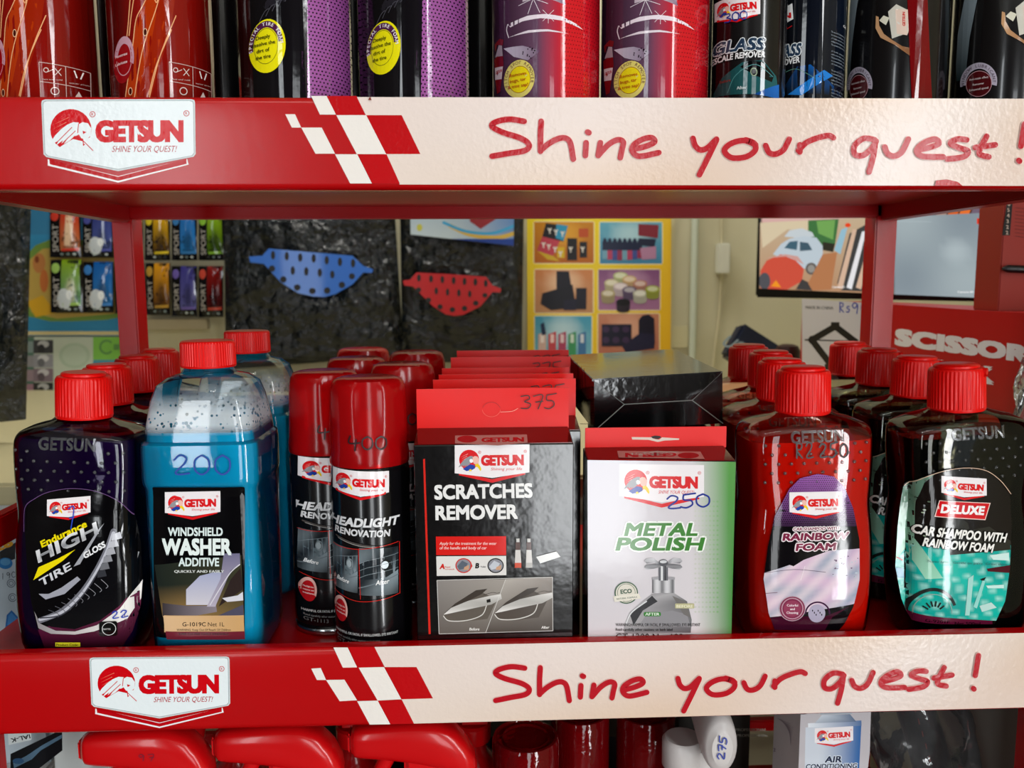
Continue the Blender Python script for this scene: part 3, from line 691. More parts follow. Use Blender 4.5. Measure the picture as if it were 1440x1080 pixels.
p.clip(OUT); p.poly(OUT, '#15100e')
def teal(u, v):
    a = .5+.5*math.sin(u*7+2*math.sin(v*6)); b = math.sin(u*31+v*13)*math.sin(v*29-u*11); return mix(mix('#12b3a2', '#0f9c92', a), '#a8dcd2', max(0, b)*.9 if b > .45 else 0)
p.grid(0, 0, 0, 0, 30, 20, teal, quad=F((190, 520), (810, 505), (810, 935), (190, 910)))
p.poly(F((205, 600), (260, 400), (330, 160), (380, 110), (300, 140), (240, 210), (200, 420)), '#5a7a68'); p.poly(F((190, 640), (215, 400), (260, 230), (300, 240), (285, 480), (420, 690), (330, 700), (250, 560)), lambda x, y: mix('#48604e', '#9ad4b8', (y-690)/130))
p.poly(F((440, 420), (450, 370), (510, 345), (560, 380), (570, 420), (680, 400), (800, 480), (800, 530), (460, 560)), '#2b2a24')
for a in range(14): p.ell(1220+(300+((a*53) % 60))/4, 640+(250+a*16)/4, 2.2, 1.1, random.choice(['#9aa890', '#1a1c18', '#5c6a58']), 6)
for c, pts in (('#4a0e1c', ((665, 635), (800, 615), (800, 660), (670, 650))), ('#101818', ((625, 695), (660, 682), (645, 708))), ('#c9e4de', ((680, 560), (790, 545), (790, 590), (700, 585))), ('#b7d9d2', ((625, 845), (690, 825), (722, 855), (640, 880))), ('#9fd2c9', ((545, 900), (560, 690), (590, 670), (570, 900))), ('#8fd0c6', ((590, 850), (640, 700), (655, 705), (610, 860))), ('#c3e6de', ((660, 730), (760, 725), (760, 745), (670, 745))), ('#a51620', ((205, 598), (245, 615), (240, 625), (205, 605))), ('#0c7a9a', ((200, 660), (245, 665), (250, 720), (205, 720)))):
    p.poly(F(*pts), c)
p.arc(1314, 862, 29, 4, 20, 190, '#222a28', sy=1.15); p.arc(1314, 862, 24, 1, 0, 200, '#8fb0a4', sy=1.1)
for k in range(6): a = math.radians(40+k*22); p.line((1314+9*math.cos(a), 862-9*math.sin(a)), (1314+17*math.cos(a), 862-17*math.sin(a)), 2.2, '#1a2422')
p.poly(F((235, 900), (700, 930), (700, 990), (240, 990)), '#5a1230'); p.text('G-9201F', 1303, 876, 4.6, '#1a0710', w=32, rot=-1); p.text('Net 500ml', 1342, 878.5, 4.6, '#1a0710', w=36, rot=-1)
logo(p, 1323.5, 669, 63, slope=.06)
p.poly(F((402, 253), (686, 266), (655, 362), (375, 346)), '#e8c8c0'); p.poly(F((405, 257), (680, 270), (652, 357), (381, 342)), '#c8141c')
p.text('DELUXE', 1321.5, 721, 12.5, '#f0eaea', w=60, bold=.045, sh=.15, rot=-2.5)
p.text('CAR SHAMPOO WITH', 1287.5, 752, 13, '#efece6', w=124, bold=.03, sh=.2, rot=-4.5, out=(.9, '#1a1c1a')); p.text('RAINBOW FOAM', 1298, 768.5, 12.5, '#efece6', w=95, bold=.03, sh=.2, rot=-4.5, out=(.9, '#1a1c1a'))
p.text('Super foam  Gentle on paint  Great shine', 1304, 790, 3, '#2a5a58', w=110, bold=0, rot=-2)
p.clip(None); p.stroke(F((250, 190), (330, 127), (430, 87), (550, 70), (660, 85), (740, 140), (800, 215)), .9, '#cfae96')
p.build('label', PRG, delx, labelmap(Pd), .0012)
for (x, y), l in zip(((.3935, .137), (.4005, .2235), (.408, .308)), ['second dark car shampoo bottle from the front of its row', 'third dark car shampoo bottle from the front, before the right rear post', 'rearmost dark car shampoo bottle, in front of the white box face']):
    c = copy_tree(delx); c.location = W(x, y, -.290); c['label'] = l; c.rotation_euler = (0, 0, 0)
# --- windscreen washer
WSH = [(0, .038, .036, 4), (.004, .0425, .0405, 5), (.012, .0435, .0415, 6), (.060, .0435, .0415, 6.5), (.134, .0435, .0415, 6.5), (.1375, .0450, .043, 6), (.141, .0455, .0435, 6), (.164, .0455, .0435, 6), (.169, .0450, .043, 6), (.1712, .0425, .0405, 6), (.180, .0415, .0395, 6), (.200, .0385, .0365, 5), (.211, .0355, .0335, 4), (.217, .029, .028, 3), (.2195, .021, .021, 2), (.2235, .018, .018, 2)]
def washer():
    root = empty('washer_bottle', W(-.212, .0615, -.290)); P = WSH
    bm = nb(); loft(bm, P, 64); b = obj('bottle', bm, CLEARM, root, True, 28)
    lev = .178; ins = [(z, hx-.0014, hy-.0014, n) for z, hx, hy, n in P if z <= lev]; l = lerp_prof(P, lev); ins.append((lev, l[1]-.0014, l[2]-.0014, l[3])); ins[0] = (.0014, *ins[0][1:])
    bm = nb(); loft(bm, ins, 64); obj('liquid', bm, LQ_BLUE, b, True, 28)
    ribcap(root, .0205, .0205, .224, 60, lid=False); return root
wsh = washer(); tag(wsh, 'blue windshield washer bottle priced 200 in the front row', 'bottle', 'blue washer bottles')
p = Print((0, .02, 0)); F = lambda *pts: q4(190, 660, 4.154, *pts)
p.rrect(215, 684.5, 344, 897, 2, '#060608'); bot = (230.5, 683)
p.grid(0, 0, 0, 0, 10, 10, lambda u, v: mix(mix('#1c2420', '#3a3a2a', u), '#b08a50', max(0, v-.4)*1.1*(1-abs(u-.3))), quad=F((110, 560), (620, 500), (636, 860), (160, 860)))
p.poly(F((300, 790), (300, 700), (380, 620), (460, 600), (545, 600), (440, 790)), lambda x, y: mix('#9aa0c0', '#c8c4cc', (y-800)/50))
p.poly(F((160, 780), (300, 795), (430, 795), (470, 760), (480, 830), (330, 858), (160, 858)), lambda x, y: mix('#3a3438', '#8a8088', (x-230)/80))
p.poly(F((520, 490), (612, 490), (614, 550), (560, 590), (470, 800), (420, 800), (500, 640)), lambda x, y: mix('#6e6a86', '#b0a8b8', (y-780)/70)); p.stroke(F((440, 790), (500, 690), (560, 600), (612, 555)), 1.4, '#d0ccd4')
p.poly(F((490, 800), (560, 640), (616, 575), (632, 700), (560, 750)), '#2e2422'); p.poly(F((510, 750), (600, 735), (630, 715), (632, 765), (540, 772)), '#cfcdd6'); p.poly(F((480, 855), (632, 790), (634, 858)), '#4c4a5c')
p.rect(231, 865, 343, 889, '#c9a274'); p.poly(F((165, 855), (635, 855), (638, 945), (175, 945)), lambda x, y: mix('#d8b48a', '#c39a66', (x-230)/110)); p.poly(F((178, 945), (640, 945), (642, 992), (185, 992)), '#6d2230')
p.text('G-1019C', 257, 880, 5.6, '#1a1412', w=33, bold=.01); p.text('Net 1L', 293, 880, 5.6, '#2a2018', w=23, bold=0); p.text('WARNING: Keep Out Of Reach Of Children', 249, 886.5, 3, '#221a14', w=76, bold=.01); p.text('SUPER TOX-FREE TOXICS WINDSHIELD', 252, 892, 2.6, '#1c0a0e', w=70, bold=.01)
logo(p, 232.5, 691.5, 78, slope=-.02)
p.text('WINDSHIELD', 237, 753, 12, '#d5e2e0', w=77, bold=.03, rot=0); p.text('WASHER', 228.5, 780, 23.5, '#dfe9e6', w=98, bold=.04); p.text('ADDITIVE', 252, 795.5, 12, '#d5e2e0', w=57, bold=.03); p.text('QUICKLY AND EASILY', 246, 804.5, 3.8, '#d9dcd8', w=70, bold=.03)
wmap = lambda x, z, off: (x, -surf(WSH, x, z)-off-.0003, z)
p.build('label', PRG, wsh, wmap, .0015)
p = Print((0, .018, 0)); hand(p, '200', 243, 640, 27, 88, '#0c3f9a', 2.5); p.build('price_mark', INK, wsh, wmap, .0015)
c = copy_tree(wsh); c.location = W(-.217, .192, -.290); c['label'] = 'blue windshield washer bottle standing behind the one priced 200'
for ch in list(c.children):
    if ch.name.startswith('price_mark'): bpy.data.objects.remove(ch)
# ================================================================ spray cans
def can_body(root, r, h, mat, lip=True):
    bm = nb(); prof = [(r*.9, 0), (r*.97, .001), (r*.985, .003), (r*.93, .005), (r*.94, .0065), (r, .009), (r, h-.004), (r*.985, h-.001), (r*.96, h)]
    lathe(bm, prof, 64); b = obj('can', bm, mat, root, True, 30)
    bm = nb(); lathe(bm, [(r*.985, .0005), (r*1.012, .0015), (r*1.012, .004), (r*.985, .0055)], 64); obj('base_rim', bm, CHROME, b)
    bm = nb(); lathe(bm, [(r*.96, h), (r*1.0, h+.0015), (r*.97, h+.004), (r*.9, h+.005), (r*.75, h+.012), (r*.55, h+.017), (r*.42, h+.018), (r*.42, h+.022), (r*.30, h+.023), (0, h+.023)], 48); obj('dome', bm, CHROME, b)
    return b
CAPT = None
def mk_capt():
    m, nt, b = newmat('tinted_red_cap'); b.inputs['Base Color'].default_value = (*lin('#c00a10'), 1); b.inputs['Roughness'].default_value = .16; b.inputs['Transmission Weight'].default_value = 0
    out = nt.nodes['Material Output']; t = nt.nodes.new('ShaderNodeBsdfTransparent'); t.inputs[0].default_value = (.75, .03, .03, 1); s = nt.nodes.new('ShaderNodeMixShader'); s.inputs[0].default_value = .5
    nt.links.new(b.outputs[0], s.inputs[1]); nt.links.new(t.outputs[0], s.inputs[2]); nt.links.new(s.outputs[0], out.inputs[0]); return m
CAPT = mk_capt()
def hl_can():
    r = .0305; root = empty('headlight_spray_can', W(-.0865, .046, -.290), (0, 0, -math.atan(-.0865/.65)))
    can_body(root, r, .149, BLKC)
    # translucent overcap with three thumb recesses
    bm = nb(); z0 = .1505; seg = 72; prof = [(1.0, 0), (1.01, .002), (1.005, .008), (.985, .012), (.98, .03), (.965, .048), (.95, .056), (.91, .0615), (.84, .0645), (.70, .066)]
    rings = []
    for k, (f, zz) in enumerate(prof):
        rg = []
        for i in range(seg):
            a = 2*math.pi*i/seg; d = 0
            for c0 in (-90, 30, 150):
                da = (math.degrees(a)-c0+180) % 360-180
                if abs(da) < 24 and .018 < zz < .062:
                    e = max(0, 1-(abs(da)/22)**6)*max(0, min(1, (zz-.018)/.009)); d = max(d, .0019*e)
            rr = r*f-d; rg.append(bm.verts.new((rr*math.cos(a), rr*math.sin(a), z0+zz)))
        rings.append(rg)
    for a, b in zip(rings, rings[1:]):
        for i in range(seg): bm.faces.new((a[i], a[(i+1) % seg], b[(i+1) % seg], b[i]))
    bm.faces.new(rings[-1])
    cp = obj('overcap', bm, CAPT, root, True, 40)
    bm = nb(); lathe(bm, [(.009, z0+.02), (.009, z0+.030), (.007, z0+.034), (.007, z0+.041), (0, z0+.042)], 24); obj('spray_button', bm, WPL, root)
    return root
hl = hl_can(); tag(hl, 'front headlight renovation spray can with red cap marked 400', 'spray can', 'headlight spray cans')
def canprint(root, x, y, r, k=.85):
    th = root.rotation_euler.z; N = Vector((math.sin(th), -math.cos(th), 0)); return Print(root.location+N*r*k, N)
def cmap(r): return lambda x, z, off: (max(-.985*r, min(.985*r, x)), -math.sqrt(r*r-min(.985*r, abs(x))**2)-off-.0002, z)
rH = .0305
p = canprint(hl, 0, 0, rH); F = lambda *pts: q4(400, 640, 4, *pts); p.clip([(463, 600), (575, 600), (579, 910), (470, 910)])
def mesh(u, v): return mix('#120b0a', '#1e1210', (math.sin(u*60)*math.sin(v*160) > 0)*.8)
logo(p, 467, 660.5, 80, slope=.01)
p.text('HEADLIGHT', 463, 741, 12.5, '#d8d8da', w=97, bold=.04, sh=.25, rot=2); p.text('RENOVATION', 470, 752.5, 9.5, '#d4d4d6', w=78, bold=.035, sh=.1, rot=0)
p.stroke(F((290, 470), (380, 490), (470, 500), (520, 505)), 2.4, '#4a4644'); p.stroke(F((300, 480), (400, 500), (500, 508)), .7, '#a8a49e')
def hlamp(x0, y0, x1, y1, clear):
    p.grid(x0, y0, x1, y1, 8, 8, lambda u, v: mix(mix('#22282e', '#8a979e', .5+.5*math.sin(u*4+v*5+1)), '#0c0e10', abs(v-.5)*1.2))
    w_, h_ = x1-x0, y1-y0
    p.poly([(x0, y0+.35*h_), (x0+.3*w_, y0+.22*h_), (x1, y0+.15*h_), (x1, y0+.5*h_), (x0+.7*w_, y0+.62*h_), (x0, y0+.68*h_)], '#20262a' if clear else '#5d6a70')
    p.ell(x0+.68*w_, y0+.36*h_, .14*w_, .12*h_, '#1a1e20' if clear else '#7a858a'); p.ell(x0+.66*w_, y0+.36*h_, .09*w_, .08*h_, '#dfe8ee' if clear else '#9aa5aa')
    for k in range(3 if clear else 1): p.stroke([(x0, y0+(.34+.15*k)*h_), (x0+.3*w_, y0+(.24+.15*k)*h_), (x1, y0+(.15+.15*k)*h_)], .6, '#7d888e')
    p.stroke([(x0, y0+.85*h_), (x0+.5*w_, y0+.72*h_), (x1, y0+.6*h_)], 1.5, '#6a747a')
hlamp(468, 770, 503, 832, 0); hlamp(505, 768, 560, 834, 1)
p.stroke(F((270, 525), (415, 520), (640, 488)), .9, '#c02018'); p.stroke(F((648, 490), (650, 780)), .9, '#c02018'); p.stroke(F((280, 790), (400, 812), (540, 800), (650, 778)), .9, '#c02018'); p.line((504, 769), (507, 840), .8, '#c02018')
p.text('Before', 473, 819, 6, '#e8e8e8', w=17, bold=.02, sh=.2, rot=-6); p.text('After', 528, 819, 6.5, '#e8e8e8', w=19, bold=.02, sh=.2, rot=4)
p.ell(479, 860, 9.5, 18, '#a8141a'); p.arc(479, 860, 8.5, 2.6, -30, 190, '#d8a8a0', sy=1.9)
for k in range(3): p.text(('Headlight lens', 'restorer and', 'sealant')[k], 479, 857+k*5, 2.6, '#f0d0cc', w=12, bold=.01, al='C')
p.text('HARMFUL OR FATAL IF SWALLOWED, EYE IRRITANT', 472, 893, 3.6, '#c8c8c8', w=88, bold=.015, bend=-1, rot=3); p.text('Read carefully other cautions on back label', 474, 900, 3, '#8a8a8a', w=60, bold=0, rot=2); p.text('GT-1113', 474, 907, 5, '#777777', w=30, bold=0)
p.clip(None); p.build('label', PRG, hl, cmap(rH), .003)
p = canprint(hl, 0, 0, rH, 1.0); hand(p, '400', 489, 614, 18, 58, '#16020a', 2.1, gap=1.15); cap_m = lambda x, z, off: (x, -math.sqrt((rH*.99)**2-x*x)-.0006-off, z); p.build('price_mark', INK, hl, cap_m, .003)
HL = [(-.1285, .094, 'headlight spray can at the left front of its cluster, cap marked 40'), (-.0695, .152, 'headlight spray can behind the one marked 400'), (-.119, .212, 'headlight spray can in the middle of the left file, third from the front'), (-.0655, .278, 'rear right headlight spray can beside the red header cards'), (-.128, .324, 'rearmost headlight spray can, before the plastic bags')]
for x, y, l in HL:
    c = copy_tree(hl); c.location = W(x, y, -.290); c['label'] = l; c.rotation_euler = (0, 0, -math.atan(x/(y+DCAM)) + (.3 if y < .1 else random.uniform(-.6, .6)))
# --- cans on the upper shelf
def big_can(name, label, group, x, y, r, mat, capmat=None):
    root = empty(name, W(x, y, .0845), (0, 0, -math.atan(x/(y+DCAM)))); tag(root, label, 'spray can', group)
    can_body(root, r, .185, mat)
    bm = nb(); lathe(bm, [(r*.86, .191), (r*.86, .222), (r*.82, .228), (r*.7, .23), (0, .23)], 48); obj('overcap', bm, capmat or CAPR, root); return root
RC = plain('dark_red_can', '#5c0504', .16, .2, .5)
PUC = plain('dark_violet_can', '#1c0a1c', .16, .1, .5)
can2 = big_can('rust_lubricant_can', 'red flame-patterned spray can, second from the left on the upper shelf', 'red flame spray cans', -.2315, .052, .0362, RC)
p = canprint(can2, 0, 0, .0362); F = lambda *pts: q4(0, 0, 4, *pts); V = (158, -30, 303, 160)
p.clip([(V[0], V[1]), (V[2], V[1]), (V[2], V[3]), (V[0], V[3])])
p.grid(158, -30, 303, 150, 16, 4, lambda u, v: mix(mix('#3a0303', '#7a0a05', min(1, u*4)), '#2a0302', max(0, (u-.72)*3)))
p.poly(F((700, 560), (740, 300), (770, 120), (850, -40), (960, -40), (930, 130), (880, 330), (830, 560)), '#a02e06'); p.poly(F((770, 560), (850, 260), (905, -40), (990, -40), (960, 190), (900, 380), (850, 560)), '#8a1c06')
for q in (((735, -40), (722, 120), (712, 210)), ((850, -40), (800, 50), (765, 120), (745, 270), (700, 560)), ((905, -40), (880, 60), (800, 300), (755, 560)), ((860, -20), (880, 30), (890, 0)), ((990, 100), (900, 330), (840, 560)), ((760, -40), (740, 80), (726, 200)), ((965, 180), (880, 380), (838, 540))): p.stroke(F(*q), 1.3, '#e0a070')
for cx, cy in ((818, 192), (733, 512)): p.ell(cx/4, cy/4, 3, 5.5, '#e8b890'); p.ell(cx/4, cy/4, 2.2, 4.6, '#3a0a04')
p.ell(172, 84, 14, 31, '#8a0a12'); p.arc(174, 80, 12, 5, -20, 170, '#b88a98', sy=2.1); p.arc(174, 82, 11, .7, 180, 360, '#c08a90', sy=2)
for k in range(2): p.text(('Penetrate', 'Lubricate')[k], 161, 78+k*11, 4, '#e8c8c8', w=18, bold=.02, rot=6)
for a, b in (((238, 90), (298, 98)), ((239, 117), (298, 124)), ((238, 90), (240, 150)), ((271, 94), (272, 150)), ((298, 98), (299, 150))): p.line(a, b, .8, '#c8a8a0')
p.line((248, 104), (256, 100), .8, '#d8c0b8'); p.arc(247, 101, 3, 1, 0, 360, '#d8c0b8'); p.line((258, 98), (266, 108), .9, '#d8c0b8'); p.line((258, 108), (266, 98), .9, '#d8c0b8'); p.line((281, 99), (284, 109), 1.6, '#e8d8d0'); p.line((291, 100), (288, 110), 1.6, '#e8d8d0')
for k in range(2): p.text(('hot and cold', 'water proof')[k], 243+k*32, 115+k*3, 2, '#c8a8a0', w=24, bold=0)
p.arc(258, 130, 5, 1.2, 0, 360, '#d8c0b8'); p.poly([(286, 128), (290, 136), (282, 136)], '#d8c0b8')
p.clip(None); p.build('label', PRG, can2, cmap(.0362), .003)
c = copy_tree(can2); c.location = W(-.3170, .056, .0845); c.rotation_euler.z = -math.atan(-.317/.658)-.25; c['label'] = 'red flame-patterned spray can at the left end of the upper shelf'
foamc = big_can('tire_foam_can', 'tyre foam spray can with yellow sticker, left of the pair with purple mesh', 'tyre foam spray cans', -.1350, .057, .0415, BLKC)
p = canprint(foamc, 0, 0, .0415); F = lambda *pts: q4(320, 0, 4, *pts); p.clip([(331, -30), (501, -30), (501, 160), (331, 160)])
p.grid(425, -30, 501, 150, 10, 6, lambda u, v: mix('#9a5596', '#7a3a78', u) if v > -1 else 0)
p.hold()
for j in range(34):
    for i in range(15): p.ell(427+i*5.2+(2.6 if j % 2 else 0), -28+j*5.3+i*.5, 1.35, 1.3, '#1e0a22', 7)
p.hold(False)
p.grid(331, -30, 432, 150, 10, 4, lambda u, v: mix('#050506', '#100e12', u))
for k in range(7): p.poly([(370+k*8, 10-k*3), (378+k*8, -2-k*3), (384+k*8, 4-k*3), (375+k*8, 16-k*3)], '#1c1a20'); 
for k in range(6): p.stroke([(365+k*9, 30-k*6), (372+k*9, 18-k*6), (378+k*9, 14-k*5)], .8, '#4a4850')
p.ell(375.5, 66, 26.5, 37.5, '#e0d60c', 32); p.arc(374, 66, 21.5, 6.5, 10, 190, '#4a1a40', sy=1.42); p.arc(374, 66, 17, .6, 0, 360, '#5a5a10', sy=1.45)
for k, ch in enumerate('SPECIAL TIRE FOAM'):
    a = math.radians(188-k*11.2)
    if ch != ' ': p.text(ch, 374+20.2*math.cos(a), 66-28.5*math.sin(a), 5, '#e8dfe6', bold=.02, rot=math.degrees(a)-90, al='C')
for k in range(4): p.text(('Deeply', 'dissolve the', 'dirt of', 'the tire')[k], 370, 55.5+k*9.3, 5.2, '#2a2a08', bold=.012, al='C', rot=3)
p.clip(None); p.build('label', PRG, foamc, cmap(.0415), .003)
c = copy_tree(foamc); c.location = W(-.0470, .057, .0845); c.rotation_euler.z = -math.atan(-.047/.66)-.06; c['label'] = 'tyre foam spray can with yellow sticker, right of the pair with purple mesh'
pit = big_can('spot_remover_can', 'pitch spot remover can, left of the pair with car bonnet picture', 'pitch spot remover cans',   .0520, .056, .0402, PUC)
p = canprint(pit, 0, 0, .0408); F = lambda *pts: q4(660, 0, 4, *pts); p.clip([(690, -30), (847, -30), (847, 160), (690, 160)])
p.grid(690, -30, 847, 150, 24, 8, lambda u, v: mix(mix('#2a1026', '#6a4a62', min(1, u*2)*.9), '#c2121e', max(0, min(1, (u-.42)*4))) if u < .85 else mix('#c2121e', '#7a0610', (u-.85)*6))
p.hold()
for j in range(30):
    for i in range(16): 
        if i > 1+j*.06: p.ell(783+i*3.9+(1.9 if j % 2 else 0), -26+j*5.6, 1, 1, '#7a0a14', 6)
p.hold(False)
p.poly(F((215, 130), (330, 100), (430, 95), (520, 105), (600, 135), (640, 160), (520, 128), (400, 118), (300, 128), (230, 150)), '#e0d4dc'); p.poly(F((220, 205), (330, 182), (440, 180), (560, 198), (440, 192), (330, 196)), '#d8ccd4'); p.stroke(F((214, 130), (208, 160), (220, 205)), 1.2, '#e0d4dc')
p.poly(F((300, 20), (420, 0), (540, 40), (520, -60), (300, -60)), lambda x, y: mix('#e8dce4', '#6a4a66', abs(x-755)/40))
for a in (20, 65, 110, 160, 250, 300): p.line((750+0, 2), (750+math.cos(math.radians(a))*22, 2+math.sin(math.radians(a))*22), .6, '#f0e6ee')
for a in (45, 135, 225, 315, 0, 90): p.line((771, 26), (771+math.cos(math.radians(a))*11, 26+math.sin(math.radians(a))*11), .5, '#f4eaf0')
p.poly(F((190, 260), (300, 265), (400, 300), (330, 350), (250, 320)), lambda x, y: mix('#c8c0d0', '#5c3a58', (x-708)/50))
for k in range(14): p.ell(730+random.uniform(0, 24), 68+random.uniform(0, 18), .9, 1.2, '#1a0a16', 5)
p.poly(F((132, 300), (150, 290), (186, 300), (190, 345), (170, 500), (150, 505), (138, 420)), '#7a1018'); p.poly(F((136, 350), (186, 360), (178, 430), (138, 420)), '#d8c8cc'); p.poly(F((138, 290), (160, 230), (180, 240), (185, 300)), '#a89aa4'); p.poly(F((134, 215), (165, 195), (190, 210), (185, 240), (150, 225), (140, 260)), '#7a1a20')
p.text('GETSUN', 695, 98, 5, '#b01820', w=10, bold=.04, rot=2)
p.ell(730, 112, 22, 26.5, '#d6c86a', 30); p.ell(730.5, 113, 15.5, 19, '#e0cc14', 26); p.arc(730.5, 113, 15.5, .6, 0, 360, '#8a3a18', sy=1.2)
for k, ch in enumerate('PITCH SPOT REMOVER'):
    a = math.radians(200-k*12.6)
    if ch != ' ': p.text(ch, 730+17*math.cos(a), 112-20.5*math.sin(a), 4.2, '#7a5a48', bold=.005, rot=math.degrees(a)-90, al='C')
for k in range(3): p.text(('Removes', 'bugs, tar', '& tree sap!')[k], 728.5, 108+k*8, 4.7, '#a82a12', bold=.012, al='C', rot=3)
p.clip(None); p.build('label', PRG, pit, cmap(.0408), .003)
c = copy_tree(pit); c.location = W(.1340, .056, .0845); c.rotation_euler.z = -math.atan(.134/.66)+.06; c['label'] = 'pitch spot remover can, right of the pair with car bonnet picture'
gl = big_can('descaler_can', 'black glass descale remover can marked 300 on the upper shelf', 'glass descale remover cans', .2035, .046, .0272, BLKC)
p = canprint(gl, 0, 0, .0272); F = lambda *pts: q4(980, 0, 3.13, *pts); p.clip([(996, -30), (1096, -30), (1096, 160), (996, 160)])
p.poly(F((60, 420), (110, 340), (200, 280), (290, 270), (350, 330), (365, 420)), lambda x, y: mix('#123a3c', '#1c5658', (x-1000)/80)); p.poly(F((190, 300), (230, 275), (290, 275), (340, 330), (330, 360), (260, 340)), '#05080a'); p.poly(F((250, 420), (370, 360), (370, 430)), lambda x, y: mix('#0a3a7a', '#1a6ac0', (x-1060)/35)); p.stroke(F((135, 410), (160, 350), (190, 320)), .7, '#4a8a8a'); p.stroke(F((190, 318), (260, 290), (335, 335)), .7, '#5a9a9a')
p.ell(1060, 103, 5, 6, '#8a9a80'); p.ell(1060, 103, 3.6, 4.4, '#0c1214')
logo(p, 1004, -1, 65, ht=27, slope=-.06); hand(p, '300', 1018, 20, 12, 34, '#15308a', 1.7, slope=-.1, gap=1.1)
p.text('GLASS', 1000, 76, 17, '#20344a', w=74, bold=.035, sh=.25, rot=3, out=(1.4, '#d8dcde')); p.text('DESCALE REMOVER', 992, 88, 8.5, '#dcdcdc', w=84, bold=.03, sh=.15, rot=4)
p.text('Before', 1012, 117, 4, '#7a2a20', w=16, rot=5); p.text('After', 1036, 128, 4.6, '#c8d4d4', w=14, rot=3)
p.clip(None); p.build('label', PRG, gl, cmap(.0272), .003)
gl2 = big_can('descaler_can', 'black glass descale remover can turned to its small print, upper shelf', 'glass descale remover cans', .2560, .070, .0290, BLKC)
p = canprint(gl2, 0, 0, .029); p.clip([(1092, -30), (1199, -30), (1199, 160), (1092, 160)])
p.grid(1092, -30, 1199, 150, 10, 2, lambda u, v: mix('#08090c', '#0a1220', u))
p.poly(F((375, 400), (440, 300), (500, 290), (600, 370), (650, 420), (380, 420)), lambda x, y: mix('#071018', '#0e5aa8', max(0, 1-abs(x-1148)/40))); p.poly(F((400, 420), (560, 310), (600, 330), (460, 425)), '#1c74c4'); p.stroke(F((390, 320), (440, 310), (520, 350)), .8, '#4a7a6a')
p.text('GLASS', 1080, 83, 17, '#20344a', w=45, bold=.035, sh=.25, rot=4, out=(1.3, '#d8dcde')); p.text('REMOVER', 1085, 95, 8.5, '#d4d4d4', w=40, bold=.03, sh=.15, rot=7); p.poly(F((376, 110), (425, 90), (420, 20), (376, 40)), '#dcdcdc'); p.text('SUN', 1084, 29, 8, '#c01418', w=29, bold=.05, rot=4)
p.line((1100, 45), (1114, 38), 1, '#c01418')
p.poly([(1192, 0), (1199, -4), (1199, 40), (1196, 34)], '#b8b4b0')
for k in range(22):
    if k % 6 != 5: p.text(('The special solution resolves', 'the mineral build up of glass', 'of 1 bottle, spray it on the', 'surface then wipe and rinse')[k % 4], 1169, 45+k*4.5, 2.2, '#98a0a8', w=26-(k % 3)*2, bold=0, rot=-4, res=1)
p.text('GLASS', 1187, 32, 4, '#d8d8d8', w=11, bold=.04, rot=-6)
p.clip(None); p.build('label', PRG, gl2, cmap(.029), .003)
lub = big_can('window_lubricant_can', 'black lubricant can at the right end of the upper shelf', 'black lubricant spray cans', .4045, .056, .0362, BLKC)
p = canprint(lub, 0, 0, .0362); F = lambda *pts: q4(1190, 0, 5.76, *pts); p.clip([(1338, -30), (1480, -30), (1480, 160), (1338, 160)])
p.poly(F((890, 640), (885, 500), (900, 250), (950, 0), (1000, -200), (1110, -200), (1050, 50), (1000, 300), (975, 520), (975, 640)), lambda x, y: mix('#8a98a0', '#1c2c2e', (y-20)/90))
p.poly(F((1260, 110), (1285, 120), (1290, 190), (1330, 260), (1400, 310), (1480, 360), (1600, 380), (1600, 480), (1420, 350), (1300, 290), (1255, 210)), lambda x, y: mix('#c89a70', '#6a3a1a', (x-1410)/50)); p.poly(F((1290, 150), (1330, 110), (1380, 130), (1350, 190)), '#d8d4c0'); p.poly(F((1370, 80), (1440, 20), (1520, 60), (1530, 250), (1400, 300)), '#c8c4b8'); p.poly(F((1430, 60), (1540, 60), (1550, 180), (1520, 270), (1440, 260)), '#d8c0b0'); p.text('GETSUN', 1452, 34, 4, '#c01418', w=20, bold=.05, rot=90)
p.poly([(1455, -30), (1480, -30), (1480, 160), (1458, 160)], '#6a0408')
p.arc(1376, 116, 22, 8.5, -15, 190, '#b0a8b8', sy=1.02); p.ell(1376.5, 119, 17.5, 17.5, '#4a0a10'); p.arc(1376.5, 119, 18, .8, 0, 360, '#c09098')
for k, ch in enumerate('WINDOW LUBRICANT'):
    a = math.radians(185-k*12.4)
    if ch != ' ': p.text(ch, 1376+20*math.cos(a), 116-20.3*math.sin(a), 4.2, '#4a3a48', bold=.005, rot=math.degrees(a)-90, al='C')
for k in range(3): p.text(('Anti-static effect', 'Remover', 'Enhanced speed')[k], 1363 if k != 1 else 1368, 114+k*7.5, 3, '#e4d4d4', w=27-(k == 1)*11, bold=.01, rot=5)
p.clip(None); p.build('label', PRG, lub, cmap(.0362), .003)
c = copy_tree(lub); c.location = W(.3240, .062, .0845); c.rotation_euler.z = -math.atan(.324/.665)-.36; c['label'] = 'black lubricant can with red side beside the glass descale remover cans'

for px_, x_, l in ((145, 0, 'black can added to darken the gap between the two red flame cans'), (317, 0, 'black can added to darken the gap left of the tyre foam pair'), (998, 0, 'black can added to darken the gap between spot remover and descaler cans'), (498, 0, 'black can added to darken the gap between the two tyre foam cans'), (680, 0, 'black can added to darken the gap between tyre foam and spot remover cans'), (1200, 0, 'black can added to darken the gap behind the turned descaler can'), (1346, 0, 'black can added to darken the gap between the two lubricant cans')):
    q = at(px_, 120, .150); big_can('gap_filler_can', l, 'black cans added to darken the upper shelf gaps', q.x, .150, .034, BLKC)  # cans added so the gaps between the front cans stay black
